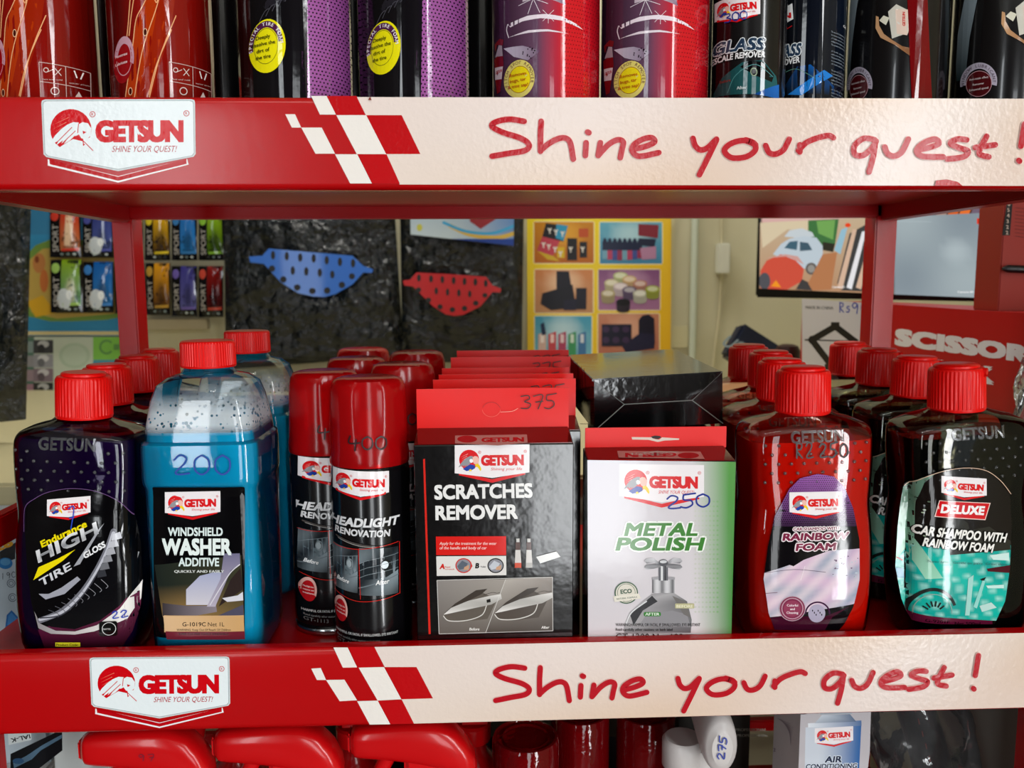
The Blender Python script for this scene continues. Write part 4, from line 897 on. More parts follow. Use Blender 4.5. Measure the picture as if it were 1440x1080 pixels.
# ================================================================ cartons with hanging headers
def quadbox(bm, f, M=None):
    """closed solid from 8 corners (front 4 then back 4)"""
    v = [bm.verts.new(q) for q in f]
    for q in ((0, 1, 2, 3), (7, 6, 5, 4), (0, 4, 5, 1), (1, 5, 6, 2), (2, 6, 7, 3), (3, 7, 4, 0)): bm.faces.new([v[i] for i in q])
def scratch_box(x, y, z_head):
    root = empty('scratch_remover_box', W(x, y, -.290))
    bm = nb(); hw, d, h = .0595, .035, .1685
    quadbox(bm, [(-hw, 0, 0), (hw, 0, 0), (hw, 0, h), (-hw, 0, h), (-hw, d, 0), (hw, d, 0), (hw, d, h+.0065), (-hw, d, h+.0065)])
    bmesh.ops.bevel(bm, geom=list(bm.edges), offset=.0006, segments=1, affect='EDGES'); obj('carton', bm, BLKG, root, False)
    bm = nb(); box(bm, -.0592, .0592, d-.0035, d, h+.008, h+.0095); box(bm, -.058, .058, .004, d-.003, h+.0066, h+.0072)
    bm.free(); bm = nb(); n = 12; t = h+.0055; top = z_head+.290
    rows = []
    for yy, sgn in ((0, 1), (.0012, -1)):
        g = []
        for j in range(5):
            zz = t+(top-t)*j/4; g.append([bm.verts.new(((-.0592+.1184*i/n), d-.0015+yy+.0035*math.sin(math.pi*i/n)*j/4*.6, zz)) for i in range(n+1)])
        rows.append(g)
    for g, s in zip(rows, (1, -1)):
        for j in range(4):
            for i in range(n): q = (g[j][i], g[j][i+1], g[j+1][i+1], g[j+1][i]); bm.faces.new(q if s > 0 else q[::-1])
    for i in range(n): bm.faces.new((rows[0][4][i], rows[0][4][i+1], rows[1][4][i+1], rows[1][4][i]))
    for j in range(4):
        for i in (0, n): bm.faces.new((rows[0][j][i], rows[0][j+1][i], rows[1][j+1][i], rows[1][j][i]))
    obj('header_card', bm, REDH, root, True, 60)
    bm = nb(); quadbox(bm, [(-hw+.001, .0008, h+.0009), (hw-.001, .0008, h+.0009), (hw-.001, .0008, h+.0004), (-hw+.001, .0008, h+.0004), (-hw+.001, d-.001, h+.0072), (hw-.001, d-.001, h+.0072), (hw-.001, d-.001, h+.0064), (-hw+.001, d-.001, h+.0064)]); obj('top_flap', bm, REDGL, root, False)
    return root
REDH = plain('red_header_card', '#dc0a03', .3, 0, 0, (60, .1, .001), .3); REDGL = plain('red_gloss_flap', '#5a0405', .12, 0, .3)
sb = scratch_box(.0100, .012, -.0838); tag(sb, 'front black scratches remover box whose red header reads 375', 'box', 'scratches remover boxes')
p = Print((0, .012, 0)); F = lambda *pts: q4(570, 620, 3.723, *pts)
p.poly(F((93, 95), (103, 93), (133, 1010), (122, 1012)), '#d0241a')
logo(p, 639.5, 626, 105, slope=-.012)
p.text('SCRATCHES', 611, 702.5, 20.5, '#e6e4e2', w=138, bold=.035, rot=1.2); p.text('REMOVER', 612.5, 731.5, 20.5, '#e6e4e2', w=116, bold=.035, rot=1)
p.poly(F((160, 500), (527, 498), (528, 597), (162, 597)), '#d31a14'); p.poly(F((162, 603), (528, 601), (529, 702), (165, 706)), '#dcd8d4')
p.text('Apply for the treatment for the wear', 618, 766, 4.3, '#f0c8c0', w=80, bold=.02, sh=.15); p.text('of the handle and body of car', 618, 772.3, 4.3, '#f0c8c0', w=66, bold=.02, sh=.15)
p.text('A', 618, 800, 7.5, '#c8241c', bold=.05, sh=.15); p.text('B', 668, 799, 7.5, '#141414', bold=.05, sh=.15); p.text('Polish', 676, 798, 2.6, '#222222', w=7); p.text('Repair', 626, 798, 2.2, '#c84030', w=8); p.text('scratch', 626, 801, 2, '#c84030', w=13)
for cx, c in ((652, '#c83028'), (697, '#222222')): p.ell(cx, 795, 11.5, 10.5, c); p.ell(cx, 795, 10, 9, '#8a8a92'); p.poly([(cx-9, 796), (cx-2, 788), (cx+6, 792), (cx+2, 799), (cx-6, 801)], '#5a626e' if cx < 670 else '#c0c4cc'); p.poly([(cx+1, 797), (cx+8, 794), (cx+7, 801), (cx, 801)], '#c89a7a')
p.poly([(662, 789), (664.5, 796), (661, 800)], '#c83028')
for k, (x0, c) in enumerate(((724, '#c8482c'), (739.5, '#b0aca8'))):
    p.rect(x0+2, 757, x0+6.5, 762, '#c8c4c0'); p.poly([(x0+1, 762), (x0+7.5, 762), (x0+7.5, 773), (x0+1, 773)], '#4a2a22'); p.poly([(x0+.8, 773), (x0+7.8, 773), (x0+9, 791), (x0, 791)], '#cfcac6'); p.poly([(x0, 791), (x0+9, 791), (x0+9, 798), (x0-.3, 798)], c)
p.poly(F((685, 605), (790, 577), (812, 605), (706, 640)), '#dcdad8')
p.grid(0, 0, 0, 0, 8, 6, lambda u, v: mix(mix('#8a8480', '#a09890', u), '#5c544e', v*.9), quad=F((166, 728), (525, 722), (420, 1004), (175, 1008))); p.grid(0, 0, 0, 0, 8, 6, lambda u, v: mix(mix('#b0a8a0', '#8a8078', u), '#4a423c', v), quad=F((525, 722), (770, 710), (772, 992), (420, 1004)))
for dx, dy, s in ((0, 0, 1), (268, -8, 1)):
    G = lambda *pts: F(*[(a+dx, b+dy) for a, b in pts])
    p.poly(G((200, 905), (300, 830), (400, 790), (480, 830), (430, 930), (300, 945), (215, 935)), '#4e453e' if dx else '#5e564e'); p.poly(G((205, 900), (260, 850), (370, 780), (430, 772), (400, 800), (300, 850)), '#3c342e')
    p.stroke(G((200, 915), (230, 940), (320, 938), (400, 910), (425, 860)), 1.2, '#d8d4ce')
    p.poly(G((200, 908), (240, 872), (330, 835), (430, 812), (500, 800), (505, 825), (450, 855), (330, 880), (240, 900)), lambda x, y: mix('#e6e2de', '#8a8680', abs(((y-620)*1.0+(x-600)*.35) % 24/12-1)))
    if not dx: p.poly(G((425, 830), (445, 825), (447, 842), (427, 846)), '#15120f')
    p.stroke(G((410, 805), (455, 792), (480, 795), (495, 792)), .6, '#3a342e')
for a, b in (((166, 728), (770, 711)), ((770, 711), (772, 992)), ((772, 992), (177, 1008)), ((177, 1008), (166, 728)), ((525, 722), (420, 1004))): p.line(F(a)[0], F(b)[0], .7, '#d6d2ce')
p.text('Before', 660, 886, 4, '#efece8', w=14, bold=.02, sh=.15); p.text('After', 761, 883.5, 4, '#efece8', w=11, bold=.02, sh=.15)
p.build('front_print', PRF, sb, lift=.0002)
p = Print((0, .0455, 0)); F = lambda *pts: q4(570, 480, 5.684, *pts)
p.arc(691, 574, 13, .5, 190, 350, '#e86a5a', sy=.9); p.arc(691, 577, 13, .6, 20, 160, '#8a0606', sy=.9); p.stroke([(704, 579), (720, 578), (728, 574)], .7, '#f0a090')
hand(p, '375', 731, 556, 19, 52, '#1c0806', 1.5, slope=-.02, gap=1.05)
hm = lambda x, z, off: (x, .0325-off+.0, z); p.build('price_mark', INK, sb, lambda x, z, off: (x, .0325-off, z), .0235, lift=.0002)
# shield printed on the glossy top flap, running over the fold
top_n = Vector((0, -.0063, .0345)).normalized(); p = Print(sb.location+Vector((0, .0008, .1694)), top_n)
p.poly([(640, 613), (741, 611.5), (742, 623), (700, 627), (640, 624)], '#b08a84'); p.ell(657, 618, 14, 5, '#a01820'); p.text('GETSUN', 677, 622.5, 6.5, '#b01820', w=60, bold=.055, sp=.9, rot=.8); p.build('flap_print', PRG, sb, lift=.0003)
HD = [(.0205, .090, -.0817, 'second'), (.0232, .132, -.0822, 'third'), (.0242, .175, -.0811, 'fourth'), (.0308, .225, -.0757, 'fifth'), (.0353, .285, -.0741, 'rearmost')]
for x, y, zt, wd in HD:
    c = copy_tree(sb); c.location = W(x, y-.0345, -.290+(zt+.0838)); c.location.z = W(0, 0, -.290).z; c.scale = (1, 1, (zt+.290)/.2062)
    c['label'] = f'scratches remover box with the {wd} red header card counting from the front'
def polish_box(x, y, name='metal_polish_box'):
    root = empty(name, W(x, y, -.290)); hw, d, h = .0560, .033, .1535; bm = nb()
    quadbox(bm, [(-hw, 0, 0), (hw, 0, 0), (hw, 0, h), (-hw, 0, h), (-hw, d, 0), (hw, d, 0), (hw, d, h+.005), (-hw, d, h+.005)])
    bmesh.ops.bevel(bm, geom=list(bm.edges), offset=.0005, segments=1, affect='EDGES'); obj('carton', bm, BLKG, root, False); return root, hw, d, h
mp, hw, d, h = polish_box(.1365, .012); tag(mp, 'silver and green metal polish box priced 250 with red header', 'box', 'metal polish boxes')
bm = nb(); box(bm, -.0545, .0575, d-.0012, d, h+.004, .1745, .0003); obj('header_card', bm, REDH, mp, False)
bm = nb(); quadbox(bm, [(-hw+.001, .0008, h+.0007), (hw-.001, .0008, h+.0007), (hw-.001, .0008, h+.0003), (-hw+.001, .0008, h+.0003), (-hw+.001, d-.0015, h+.0055), (hw-.001, d-.0015, h+.0055), (hw-.001, d-.0015, h+.005), (-hw+.001, d-.0015, h+.005)]); obj('top_flap', bm, REDGL, mp, False)
p = Print((0, .012, 0)); F = lambda *pts: q4(800, 630, 3.857, *pts); p.clip([(826, 646), (1034.5, 649), (1029, 903), (827, 903)])
p.grid(0, 0, 0, 0, 24, 12, lambda u, v: mix(mix(mix('#b9b3bc', '#cfc8cc', v), '#d6cfd2', u), mix('#5c9a4c', '#2f7a2c', v*.6+.2), max(0, (u-.70-.06*v)*4)), quad=F((100, 65), (905, 75), (880, 1060), (104, 1060)))
p.hold()
for j in range(24):
    for i in range(7):
        x, y = 686+i*20, 290+j*26; f = max(0, i/7-.1)
        p.ell(800+x/3.857, 630+y/3.857, 1.7, 1.5, mix('#c4c4bc', '#5a9c4e', f), 7)
p.hold(False)
logo(p, 871, 652.5, 119, slope=.012, tagline='SHINE YOUR QUEST!')
hand(p, '250', 936, 697, 18, 63, '#1a2f8a', 2.4, gap=1.02, slope=-.06)
p.text('POLISH', 865, 774, 18.5, '#eef0ea', w=122, bold=.035, sh=.25, out=(2.2, '#eef0ea')); p.text('METAL', 877, 753.5, 18.5, '#3a7d2c', w=103, bold=.035, sh=.25, out=(2.2, '#eef0ea')); p.text('POLISH', 865, 774, 18.5, '#3a7d2c', w=122, bold=.035, sh=.25)
def chrome(x, y): return mix('#2a2a2e', '#d4d2d4', .5+.5*math.sin((x-900)*.35+math.sin(y*.2)))
p.poly(F((300, 960), (330, 890), (400, 830), (450, 790), (570, 785), (640, 830), (665, 930), (660, 1000), (300, 1000)), lambda x, y: mix('#47474c', '#a9a6a8', .5+.5*math.sin((x-880)*.16+(y-860)*.12)))
p.poly(F((330, 900), (450, 800), (480, 830), (400, 880), (350, 960)), '#26262a'); p.poly(F((380, 960), (420, 900), (560, 880), (640, 900), (660, 970)), '#8a888c'); p.stroke(F((310, 950), (340, 890), (420, 830)), 1.6, '#d8d8da'); p.poly(F((560, 800), (630, 830), (660, 920), (620, 900)), '#6e6a68')
p.grid(0, 0, 0, 0, 12, 1, lambda u, v: mix('#3a3a3e', '#cfcdd0', abs(math.sin(u*7))), quad=F((452, 705), (572, 705), (572, 785), (452, 785))); p.poly(F((450, 700), (512, 692), (574, 700), (574, 712), (450, 712)), '#9a989c'); p.rect(926, 793, 939, 816, '#5a5a60'); p.rect(929, 793, 932, 816, '#d6d6d8'); p.rect(934.5, 793, 936, 816, '#1a1a1e')
for s in (-1, 1):
    for yy in (788.5, 797): p.poly([(932.5+s*4, 792), (932.5+s*14, yy-4.5), (932.5+s*24, yy-3.5), (932.5+s*27, yy), (932.5+s*23, yy+3.5), (932.5+s*12, yy+2), (932.5+s*4, 797)], lambda x, y: mix('#34343a', '#c6c4c8', .5+.5*math.sin(y*1.1)))
p.ell(932.5, 791, 6.5, 5, '#4a4a50'); p.ell(932.5, 789.5, 5, 2.2, '#c9c9cc')
p.ell(880.5, 833, 16.5, 15.5, '#3a5a40', 36); p.ell(880.5, 833, 14.8, 13.8, '#d4cdbf'); p.arc(880.5, 833, 12.5, .7, 0, 360, '#3a5a40'); p.text('ECO', 880.5, 834, 6, '#2f4f38', w=16, bold=.04, rot=5, al='C'); p.poly([(862, 838), (898, 834), (901, 841), (864, 846)], '#ddd6c8'); p.text('NATURAL FORMULA', 867, 843, 2.4, '#2f4f38', w=29, bold=.02, rot=6)
p.rrect(905, 860, 929, 866, 2, '#2f7a2c'); p.text('AFTER', 907, 865, 4, '#e6efe0', w=20, bold=.02); p.rrect(949, 848, 976, 855, 1, '#b9b48c'); p.text('BEFORE', 951, 854, 4, '#e8e4c8', w=23, bold=.02)
p.text('WARNING:HARMFUL OR FATAL IF SWALLOWED, EYE IRRITANT', 865.5, 880, 4.2, '#1a1a1a', w=119, bold=.01); p.text('Read carefully other cautions on back label', 865.5, 886.5, 3.9, '#1a1a1a', w=80, bold=.02); p.line((866, 889.5), (1010, 892), .5, '#333333'); p.text('GT-1200 Net 100g', 866, 899, 8.5, '#1a1a1a', w=100, bold=0)
p.clip(None); p.build('front_print', PRF, mp, lift=.0002)
p = Print((0, .0438, 0)); p.poly([(888, 614.5), (918, 615), (921, 617.5), (927, 618), (931, 615), (955, 616.5), (955, 618.5), (934, 619.5), (925, 621.5), (912, 618.5), (889, 618)], '#d8c4b8'); p.poly([(915, 614), (921, 612.4), (928, 613), (930, 615), (925, 617.5), (918, 616.5)], '#1a0606'); p.build('hang_slot', PRM, mp, lift=.0002)
top_n = Vector((0, -.0048, .0315)).normalized(); p = Print(mp.location+Vector((0, .0008, .1543)), top_n)
p.poly([(868, 634.5), (985, 635.5), (991, 646), (870, 644)], '#a8827c'); p.ell(968, 641, 15, 4.2, '#8a1018'); p.text('GETSUN', 951, 636.5, 6, '#a01420', w=72, bold=.05, sp=.9, rot=180.8); p.build('flap_print', PRG, mp, lift=.0003)
for yy, l in ((.135, 'metal polish box standing behind the front one, under the black carton lying on top'), (.215, 'rear metal polish box hidden below the far end of the lying black carton')):
    r, *_ = polish_box(.1365 + (yy-.012)*.16, yy); tag(r, l, 'box', 'metal polish boxes')
# black carton lying on its back across the polish boxes, base flaps toward the front
bc = empty('black_carton', W(.1568, .121, -.1295), (math.radians(2.2), math.radians(-2.6), math.radians(1.5))); tag(bc, 'glossy black carton lying flat on top of the metal polish boxes', 'box')
bm = nb(); box(bm, -.0575, .0575, 0, .165, 0, .0465, .0006); obj('carton', bm, BLKG, bc, False)
bm = nb()
for a, b in (((-.0575, .0465), (-.030, .0225)), ((-.0575, 0), (-.030, .0225)), ((.0575, .0465), (.030, .0225)), ((.0575, 0), (.030, .0225)), ((-.030, .0225), (.030, .0225))):
    tube(bm, [(a[0], -.0002, a[1]), (b[0], -.0002, b[1])], .00042, 6)
obj('flap_seam', bm, plain('grey_card_edge', '#8a8884', .5), bc)
bm = nb(); quadbox(bm, [(-.0565, -.0006, .0455), (-.0305, -.0012, .0235), (.0305, -.0012, .0235), (.0565, -.0006, .0455), (-.0565, .0004, .0455), (-.0305, .0004, .0235), (.0305, .0004, .0235), (.0565, .0004, .0455)]); obj('base_flap', bm, plain('black_mirror_card', '#0a0a0b', .1, 0, .9, (120, .25, .001), .9), bc, False)
MV = world(bc); p = Print(MV @ Vector((-.0575, 0, 0)), (MV.to_3x3() @ Vector((-1, 0, 0)))); 
p.rect(831, 536, 836, 594, '#7a2a26')
for k in range(13): p.line((831.5, 540+k*4), (835.5, 540.8+k*4), 1.1, '#180808')
for a in (818, 812, 822): p.line((a, 505+(a-806)*.8), (a+1, 560), .7, '#6a1512')
p.line((816, 596), (838, 596), .8, '#7a1512'); p.build('side_print', PRG, bc, lift=.0002)
# ================================================================ behind the rack: wall goods
YW = 1.335
SPT = [((68, 293, 112, 362), '#b01a10', '#b06a3a', '#c83a2a'), ((114, 299, 157, 362), '#262a66', '#4a5a9a', '#4a4f9a'), ((159, 300, 200, 365), '#b07a10', '#6a4a10', '#c9a020'), ((202, 300, 238, 366), '#c89a10', '#3a2210', '#d8c030'), ((240, 300, 276, 366), '#1a5aa0', '#2a7ac0', '#3a7ab8'), ((278, 300, 314, 366), '#7aa018', '#3a5a10', '#8ac040'),
       ((69, 365, 114, 440), '#7a9a12', '#5a8a6a', '#9ac060'), ((115, 368, 158, 440), '#0e5098', '#2a70b0', '#3a7ac0'), ((160, 369, 201, 441), '#c07a20', '#7a4a18', '#e0a040'), ((203, 370, 238, 443), '#c88a10', '#4a2a14', '#b8903a'), ((240, 374, 276, 445), '#34307a', '#5a5a9a', '#6a5aa8'), ((278, 374, 313, 446), '#8a1410', '#3a0a0a', '#c84a3a')]
NM = ['red', 'dark blue', 'amber', 'yellow', 'light blue', 'lime green', 'green', 'bright blue', 'orange', 'golden', 'violet', 'dark red']
FOILB = plain('black_foil_pouch', '#0a0a0b', .3, 0, .3, (60, .6, .004))
for i, (r, c1, c2, c3) in enumerate(SPT):
    x0, y0, x1, y1 = r; a = at(x0, y0, YW-.02); b = at(x1, y1, YW-.02)
    if i < 6: a = Vector((a.x, a.y, at(x0, 288, YW-.02).z))
    root = empty('air_freshener_pouch', ((a.x+b.x)/2, YW-.012, b.z)); w2, h = (b.x-a.x)/2, a.z-b.z
    pos = 'upper' if i < 6 else 'lower'
    tag(root, f'{NM[i]} sport air freshener pouch, {["first","second","third","fourth","fifth","sixth"][i % 6]} from left in the {pos} wall row', 'air freshener', 'sport air freshener pouches')
    bm = nb(); n = 8; G = []
    for s in (-1, 1):
        g = [[bm.verts.new((-w2+2*w2*u/n, s*(.0012+.006*max(0, math.sin(math.pi*u/n)*math.sin(math.pi*v/n))**.7), h*v/n)) for v in range(n+1)] for u in range(n+1)]; G.append(g)
        for u in range(n):
            for v in range(n): bm.faces.new((g[u][v], g[u+1][v], g[u+1][v+1], g[u][v+1]))
    for u in range(n):
        for v in (0, n): bm.faces.new((G[0][u][v], G[0][u+1][v], G[1][u+1][v], G[1][u][v])); bm.faces.new((G[0][v][u], G[0][v][u+1], G[1][v][u+1], G[1][v][u]))
    obj('pouch', bm, FOILB, root)
    p = Print((0, YW-.02, 0)); W_, H_ = x1-x0, y1-y0; rr = random.Random(i)
    p.rect(x0, y0, x1, y1, '#0a0a0c')
    p.grid(x0+.36*W_, y0, x1-.04*W_, y1-.14*H_, 8, 8, lambda u, v: mix(mix(c1, c2, v), '#e8d8c8' if i in (0, 6) else '#101018', max(0, .9-((u-.5)**2*9+(v-.7)**2*7))*.7))
    p.poly([(x0+.4*W_, y0+.62*H_), (x0+.7*W_, y0+.45*H_), (x1-.05*W_, y0+.66*H_), (x1-.1*W_, y0+.8*H_), (x0+.45*W_, y0+.8*H_)], mix(c2, '#0c0c10', .7)); p.poly([(x0+.4*W_, y0+.82*H_), (x1-.06*W_, y0+.80*H_), (x1-.06*W_, y0+.86*H_), (x0+.4*W_, y0+.87*H_)], c3)
    if i in (0,): p.poly([(92, 300), (99, 296), (102, 318), (98, 345), (90, 345)], '#d8b898')
    if i in (1, 6, 7): p.ell(x0+.45*W_, y0+.74*H_, .22*W_, .2*H_, '#c8d0d6'); p.ell(x0+.62*W_, y0+.66*H_, .1*W_, .09*H_, '#e8ecee')
    p.ell(x0+.17*W_, y0+.16*H_, .14*W_, .095*H_, c3)
    for k in range(3): p.ell(x0+(.4+.2*k)*W_, y0+.93*H_, .06*W_, .025*H_, rr.choice(['#b8c4c4', '#7a8a8a', '#383c40']), 8)
    p.text('SPORT', x0+.30*W_, y0+.88*H_, .2*W_, '#c9c4be', w=.55*H_, bold=.0, rot=90)
    n_ = n
    p.vstep = .012
    p.build('printed_front', PRG, root, lambda x, z, off: (x, -(.0013+.006*max(0, math.sin(math.pi*max(0, min(1, (x+w2)/(2*w2))))*math.sin(math.pi*max(0, min(1, z/h))))**.7)-off, z), .006, lift=.0005)
# wall posters
def poster(name, label, cat, quad, y, paint, edge='#c8c4b8', th=.003, kind=None):
    pts = [at(a, b, y) for a, b in quad]; c = sum(pts, Vector())/4; root = empty(name, (c.x, y, min(q.z for q in pts))); tag(root, label, cat)
    bm = nb(); f = [root.location*0+(q-root.location) for q in pts]; k = [q+Vector((0, th, 0)) for q in f]; quadbox(bm, [f[3], f[2], f[1], f[0], k[3], k[2], k[1], k[0]]); obj('sheet', bm, plain(name+'_board', edge, .6), root, False)
    p = Print((0, y, 0)); p.clip(quad); paint(p); p.clip(None); p.build('print', PRN, root, lift=.0003); return root
def mapart(p):
    p.rect(20, 260, 175, 480, '#2f7fa8'); p.grid(20, 260, 175, 330, 8, 4, lambda u, v: mix('#2a6a90', '#3f88ac', u*v))
    p.poly([(36, 360), (50, 345), (75, 335), (110, 338), (175, 330), (175, 445), (150, 450), (100, 452), (70, 452), (40, 445), (30, 420)], '#6a8a3a'); p.poly([(42, 365), (60, 350), (110, 345), (175, 340), (175, 440), (80, 448), (45, 440), (34, 415)], '#b89a4a'); p.poly([(38, 425), (60, 415), (80, 440), (50, 446)], '#d0a020'); p.ell(55, 370, 9, 14, '#b87840'); p.ell(52, 365, 3, 5, '#7a3a1a'); p.ell(62, 395, 6, 16, '#c06a30'); p.rect(20, 466, 175, 471, '#cdbd86')
poster('wall_map', 'blue and yellow map poster on the back wall under the sport pouches', 'poster', [(28, 262), (172, 262), (172, 472), (33, 472)], YW+.012, mapart, '#b0a880')
def pics(p):
    p.rect(30, 468, 180, 565, '#b9c2b0'); p.rect(35, 474, 48, 560, '#4a6a5a')
    for k, c in enumerate(('#3a3a3c', '#8a8a90', '#7a6a74', '#2a2c2a')): p.rect(47, 478+k*20, 75, 497+k*20, c); p.ell(61, 484+k*20, 8, 5, mix(c, '#e8e8e8', .5)); p.ell(58, 490+k*20, 5, 6, mix(c, '#000000', .5)); p.rect(36, 480+k*20, 47, 496+k*20, mix('#7a8a88', '#a06a80', k/4))
    p.ell(105, 500, 22, 18, '#a8b8a2'); p.ell(105, 500, 17, 14, '#b2c0ac'); p.rect(131, 470, 180, 506, '#7ab84a'); p.arc(150, 488, 9, 3, 40, 320, '#5a8a4a'); p.rect(160, 484, 168, 492, '#5a8a4a'); p.rect(131, 506, 180, 512, '#4a8aa0')
poster('picture_card', 'pale card of small pictures on the back wall above the left bottles', 'poster', [(34, 474), (172, 474), (172, 556), (36, 560)], YW+.012, pics)
bm = nb(); a = at(204, 449, YW); b = at(290, 456, YW); box(bm, a.x, b.x, YW+.005, YW+.0245, b.z-.012, a.z, .001); ro = obj('shelf_edge_label', bm, plain('label_holder', '#b0a488', .5), None, False); tag(ro, 'narrow beige label holder under the sport pouches', 'label')
def yposter(p):
    p.grid(738, 300, 946, 520, 10, 8, lambda u, v: mix(mix('#e0c81a', '#d8b020', v), '#d89a1a', max(0, u-.6)*1.3))
    C = lambda *pts: q4(700, 290, 4, *pts)
    def fr(x0, y0, x1, y1, c1, c2, c3):
        p.rrect(x0-1, y0-1, x1+1, y1+1, 3, '#e8e0b8'); p.grid(x0, y0, x1, y1, 8, 6, lambda u, v: mix(mix(c1, c2, v), c3, max(0, .8-((u-.5)**2+(v-.3)**2)*5)))
    fr(751, 312, 835, 370, '#b87a10', '#a85a08', '#d8a030'); fr(843.5, 312.5, 931, 371, '#5aa0b8', '#3a7aa0', '#b8d8e0'); fr(752, 379, 834, 440, '#c07a48', '#b08058', '#e0c0a0'); fr(841.5, 379, 928, 436, '#7a4a78', '#9a6a90', '#b890b0'); fr(752, 444.5, 832, 520, '#3a90b0', '#7ab0c0', '#c0d8e0'); fr(841, 441, 927, 520, '#b87a60', '#a05a48', '#d8a890')
    p.poly(C((270, 95), (390, 110), (370, 200), (250, 170)), '#16161a'); p.poly(C((330, 100), (395, 110), (370, 195), (325, 180)), '#2a8ab0'); p.poly(C((250, 170), (350, 195), (310, 280), (220, 250)), '#b03a4a'); p.poly(C((220, 250), (310, 280), (350, 310), (280, 300)), '#c0a020')
    for x, y, w_, h_, c in ((390, 180, 56, 125, '#101012'), (455, 125, 55, 50, '#b0481a'), (460, 200, 42, 90, '#121214'), (335, 230, 40, 60, '#c8a818')): p.poly(C((x, y), (x+w_, y), (x+w_, y+h_), (x, y+h_)), c)
    for x, y in ((280, 110), (315, 118), (352, 128), (245, 190), (275, 200), (310, 215), (398, 215), (465, 215), (340, 240)): p.text('Y', 700+x/4, 290+(y+45)/4, 8, '#d8d4cc', bold=.04, w=6)
    for k in range(8): x = 847+k*7; p.poly([(x, 341), (x+2, 335), (x+5, 335), (x+7, 341), (x+7, 352), (x, 352)], '#101c3a'); p.rect(x, 352, x+7, 364+2*math.sin(k*.5), ('#6a9ab0', '#a83a5a', '#3a4a8a', '#8a2a4a')[k % 4])
    p.poly(C((790, 100), (905, 105), (900, 180), (790, 165)), '#7a1a2a'); p.poly(C((800, 180), (890, 185), (880, 230), (800, 220)), '#121a34'); p.poly(C((800, 235), (890, 225), (890, 295), (810, 300)), '#a87a9a')
    p.poly(C((330, 365), (400, 365), (415, 460), (330, 470)), '#10101c'); p.poly(C((250, 490), (420, 440), (440, 570), (300, 585), (240, 550)), '#0c0c18'); p.poly(C((440, 460), (500, 460), (498, 580), (440, 580)), '#0e0e1e'); p.poly(C((370, 530), (440, 520), (440, 585), (370, 585)), '#14142a')
    for i, (x, y, c) in enumerate(((690, 390, '#b8c08a'), (640, 430, '#c0b890'), (740, 410, '#c8a878'), (800, 435, '#b07a68'), (690, 450, '#c8b8c0'), (620, 490, '#a89a70'), (740, 470, '#5a4a6a'), (800, 490, '#b8b8a8'), (870, 465, '#98a030'), (705, 540, '#0c0a0e'))): X, Y = 700+x/4, 290+y/4; p.poly([(X-10, Y), (X+10, Y), (X+9, Y+11), (X-9, Y+11)], mix(c, '#3a3040', .35)); p.ell(X, Y+11, 9, 3.5, mix(c, '#3a3040', .35)); p.ell(X, Y, 10, 5, c); p.ell(X, Y, 7.5, 3.5, mix(c, '#ffffff', .35) if c != '#0c0a0e' else c)
    for k, c in enumerate(('#c8a8a0', '#b8404a', '#a03a5a', '#3a8a5a', '#3a6a9a')): x = 757+k*14; p.poly([(x, 470), (x+11, 466), (x+11, 520), (x, 520)], c); p.rect(x+3, 470, x+8, 482, mix(c, '#ffffff', .5))
    p.poly([(760, 456), (765, 453), (768, 470), (762, 472)], '#1a2a4a'); p.rect(846, 456, 888, 487, '#15162c'); p.poly([(898, 450), (903, 444), (912, 442), (920, 448), (921, 484), (898, 484)], '#101024'); p.poly([(875, 487), (900, 468), (921, 470), (920, 490), (880, 496)], '#1c1c38')
    for i in range(3):
        for j in range(2): p.ell(852+i*14, 463+j*15, 5, 4.5, '#3a2a4a')
poster('product_poster', 'yellow poster of six product pictures on the back wall', 'poster', [(741, 296), (944, 296), (943, 560), (742, 560)], YW, yposter, '#d8b820')
bm = nb(); a = at(978, 300, YW+.01); tube(bm, [(a.x, YW+.012, 1.11), (a.x, YW+.012, 2.6)], .0085, 12); t = obj('wall_conduit', bm, plain('white_conduit', '#b9c0ae', .4)); tag(t, 'thin white conduit pipe running down the cream wall right of the poster', 'pipe')
bm = nb(); a = at(1010, 342, YW); b = at(1026, 385, YW); box(bm, a.x, b.x, YW-.005, YW+.0245, b.z, a.z, .003); t = obj('junction_box', bm, plain('white_box_plastic', '#cfcfc0', .4)); tag(t, 'small white junction box on the cream wall left of the monitor', 'junction box')
bm = nb(); a = at(1011, 385, YW); tube(bm, [(a.x+.012, YW+.018, a.z), (a.x+.008, YW+.018, a.z-.1), (a.x-.004, YW+.018, a.z-.22)], .003, 8)
tube(bm, [(a.x+.01, YW+.018, a.z+.07), (a.x+.006, YW+.018, a.z+.22), (a.x+.008, YW+.018, a.z+.4)], .003, 8); t = obj('wall_cable', bm, plain('cream_cable', '#c0b898', .5)); tag(t, 'thin cream cable above and below the junction box', 'cable')
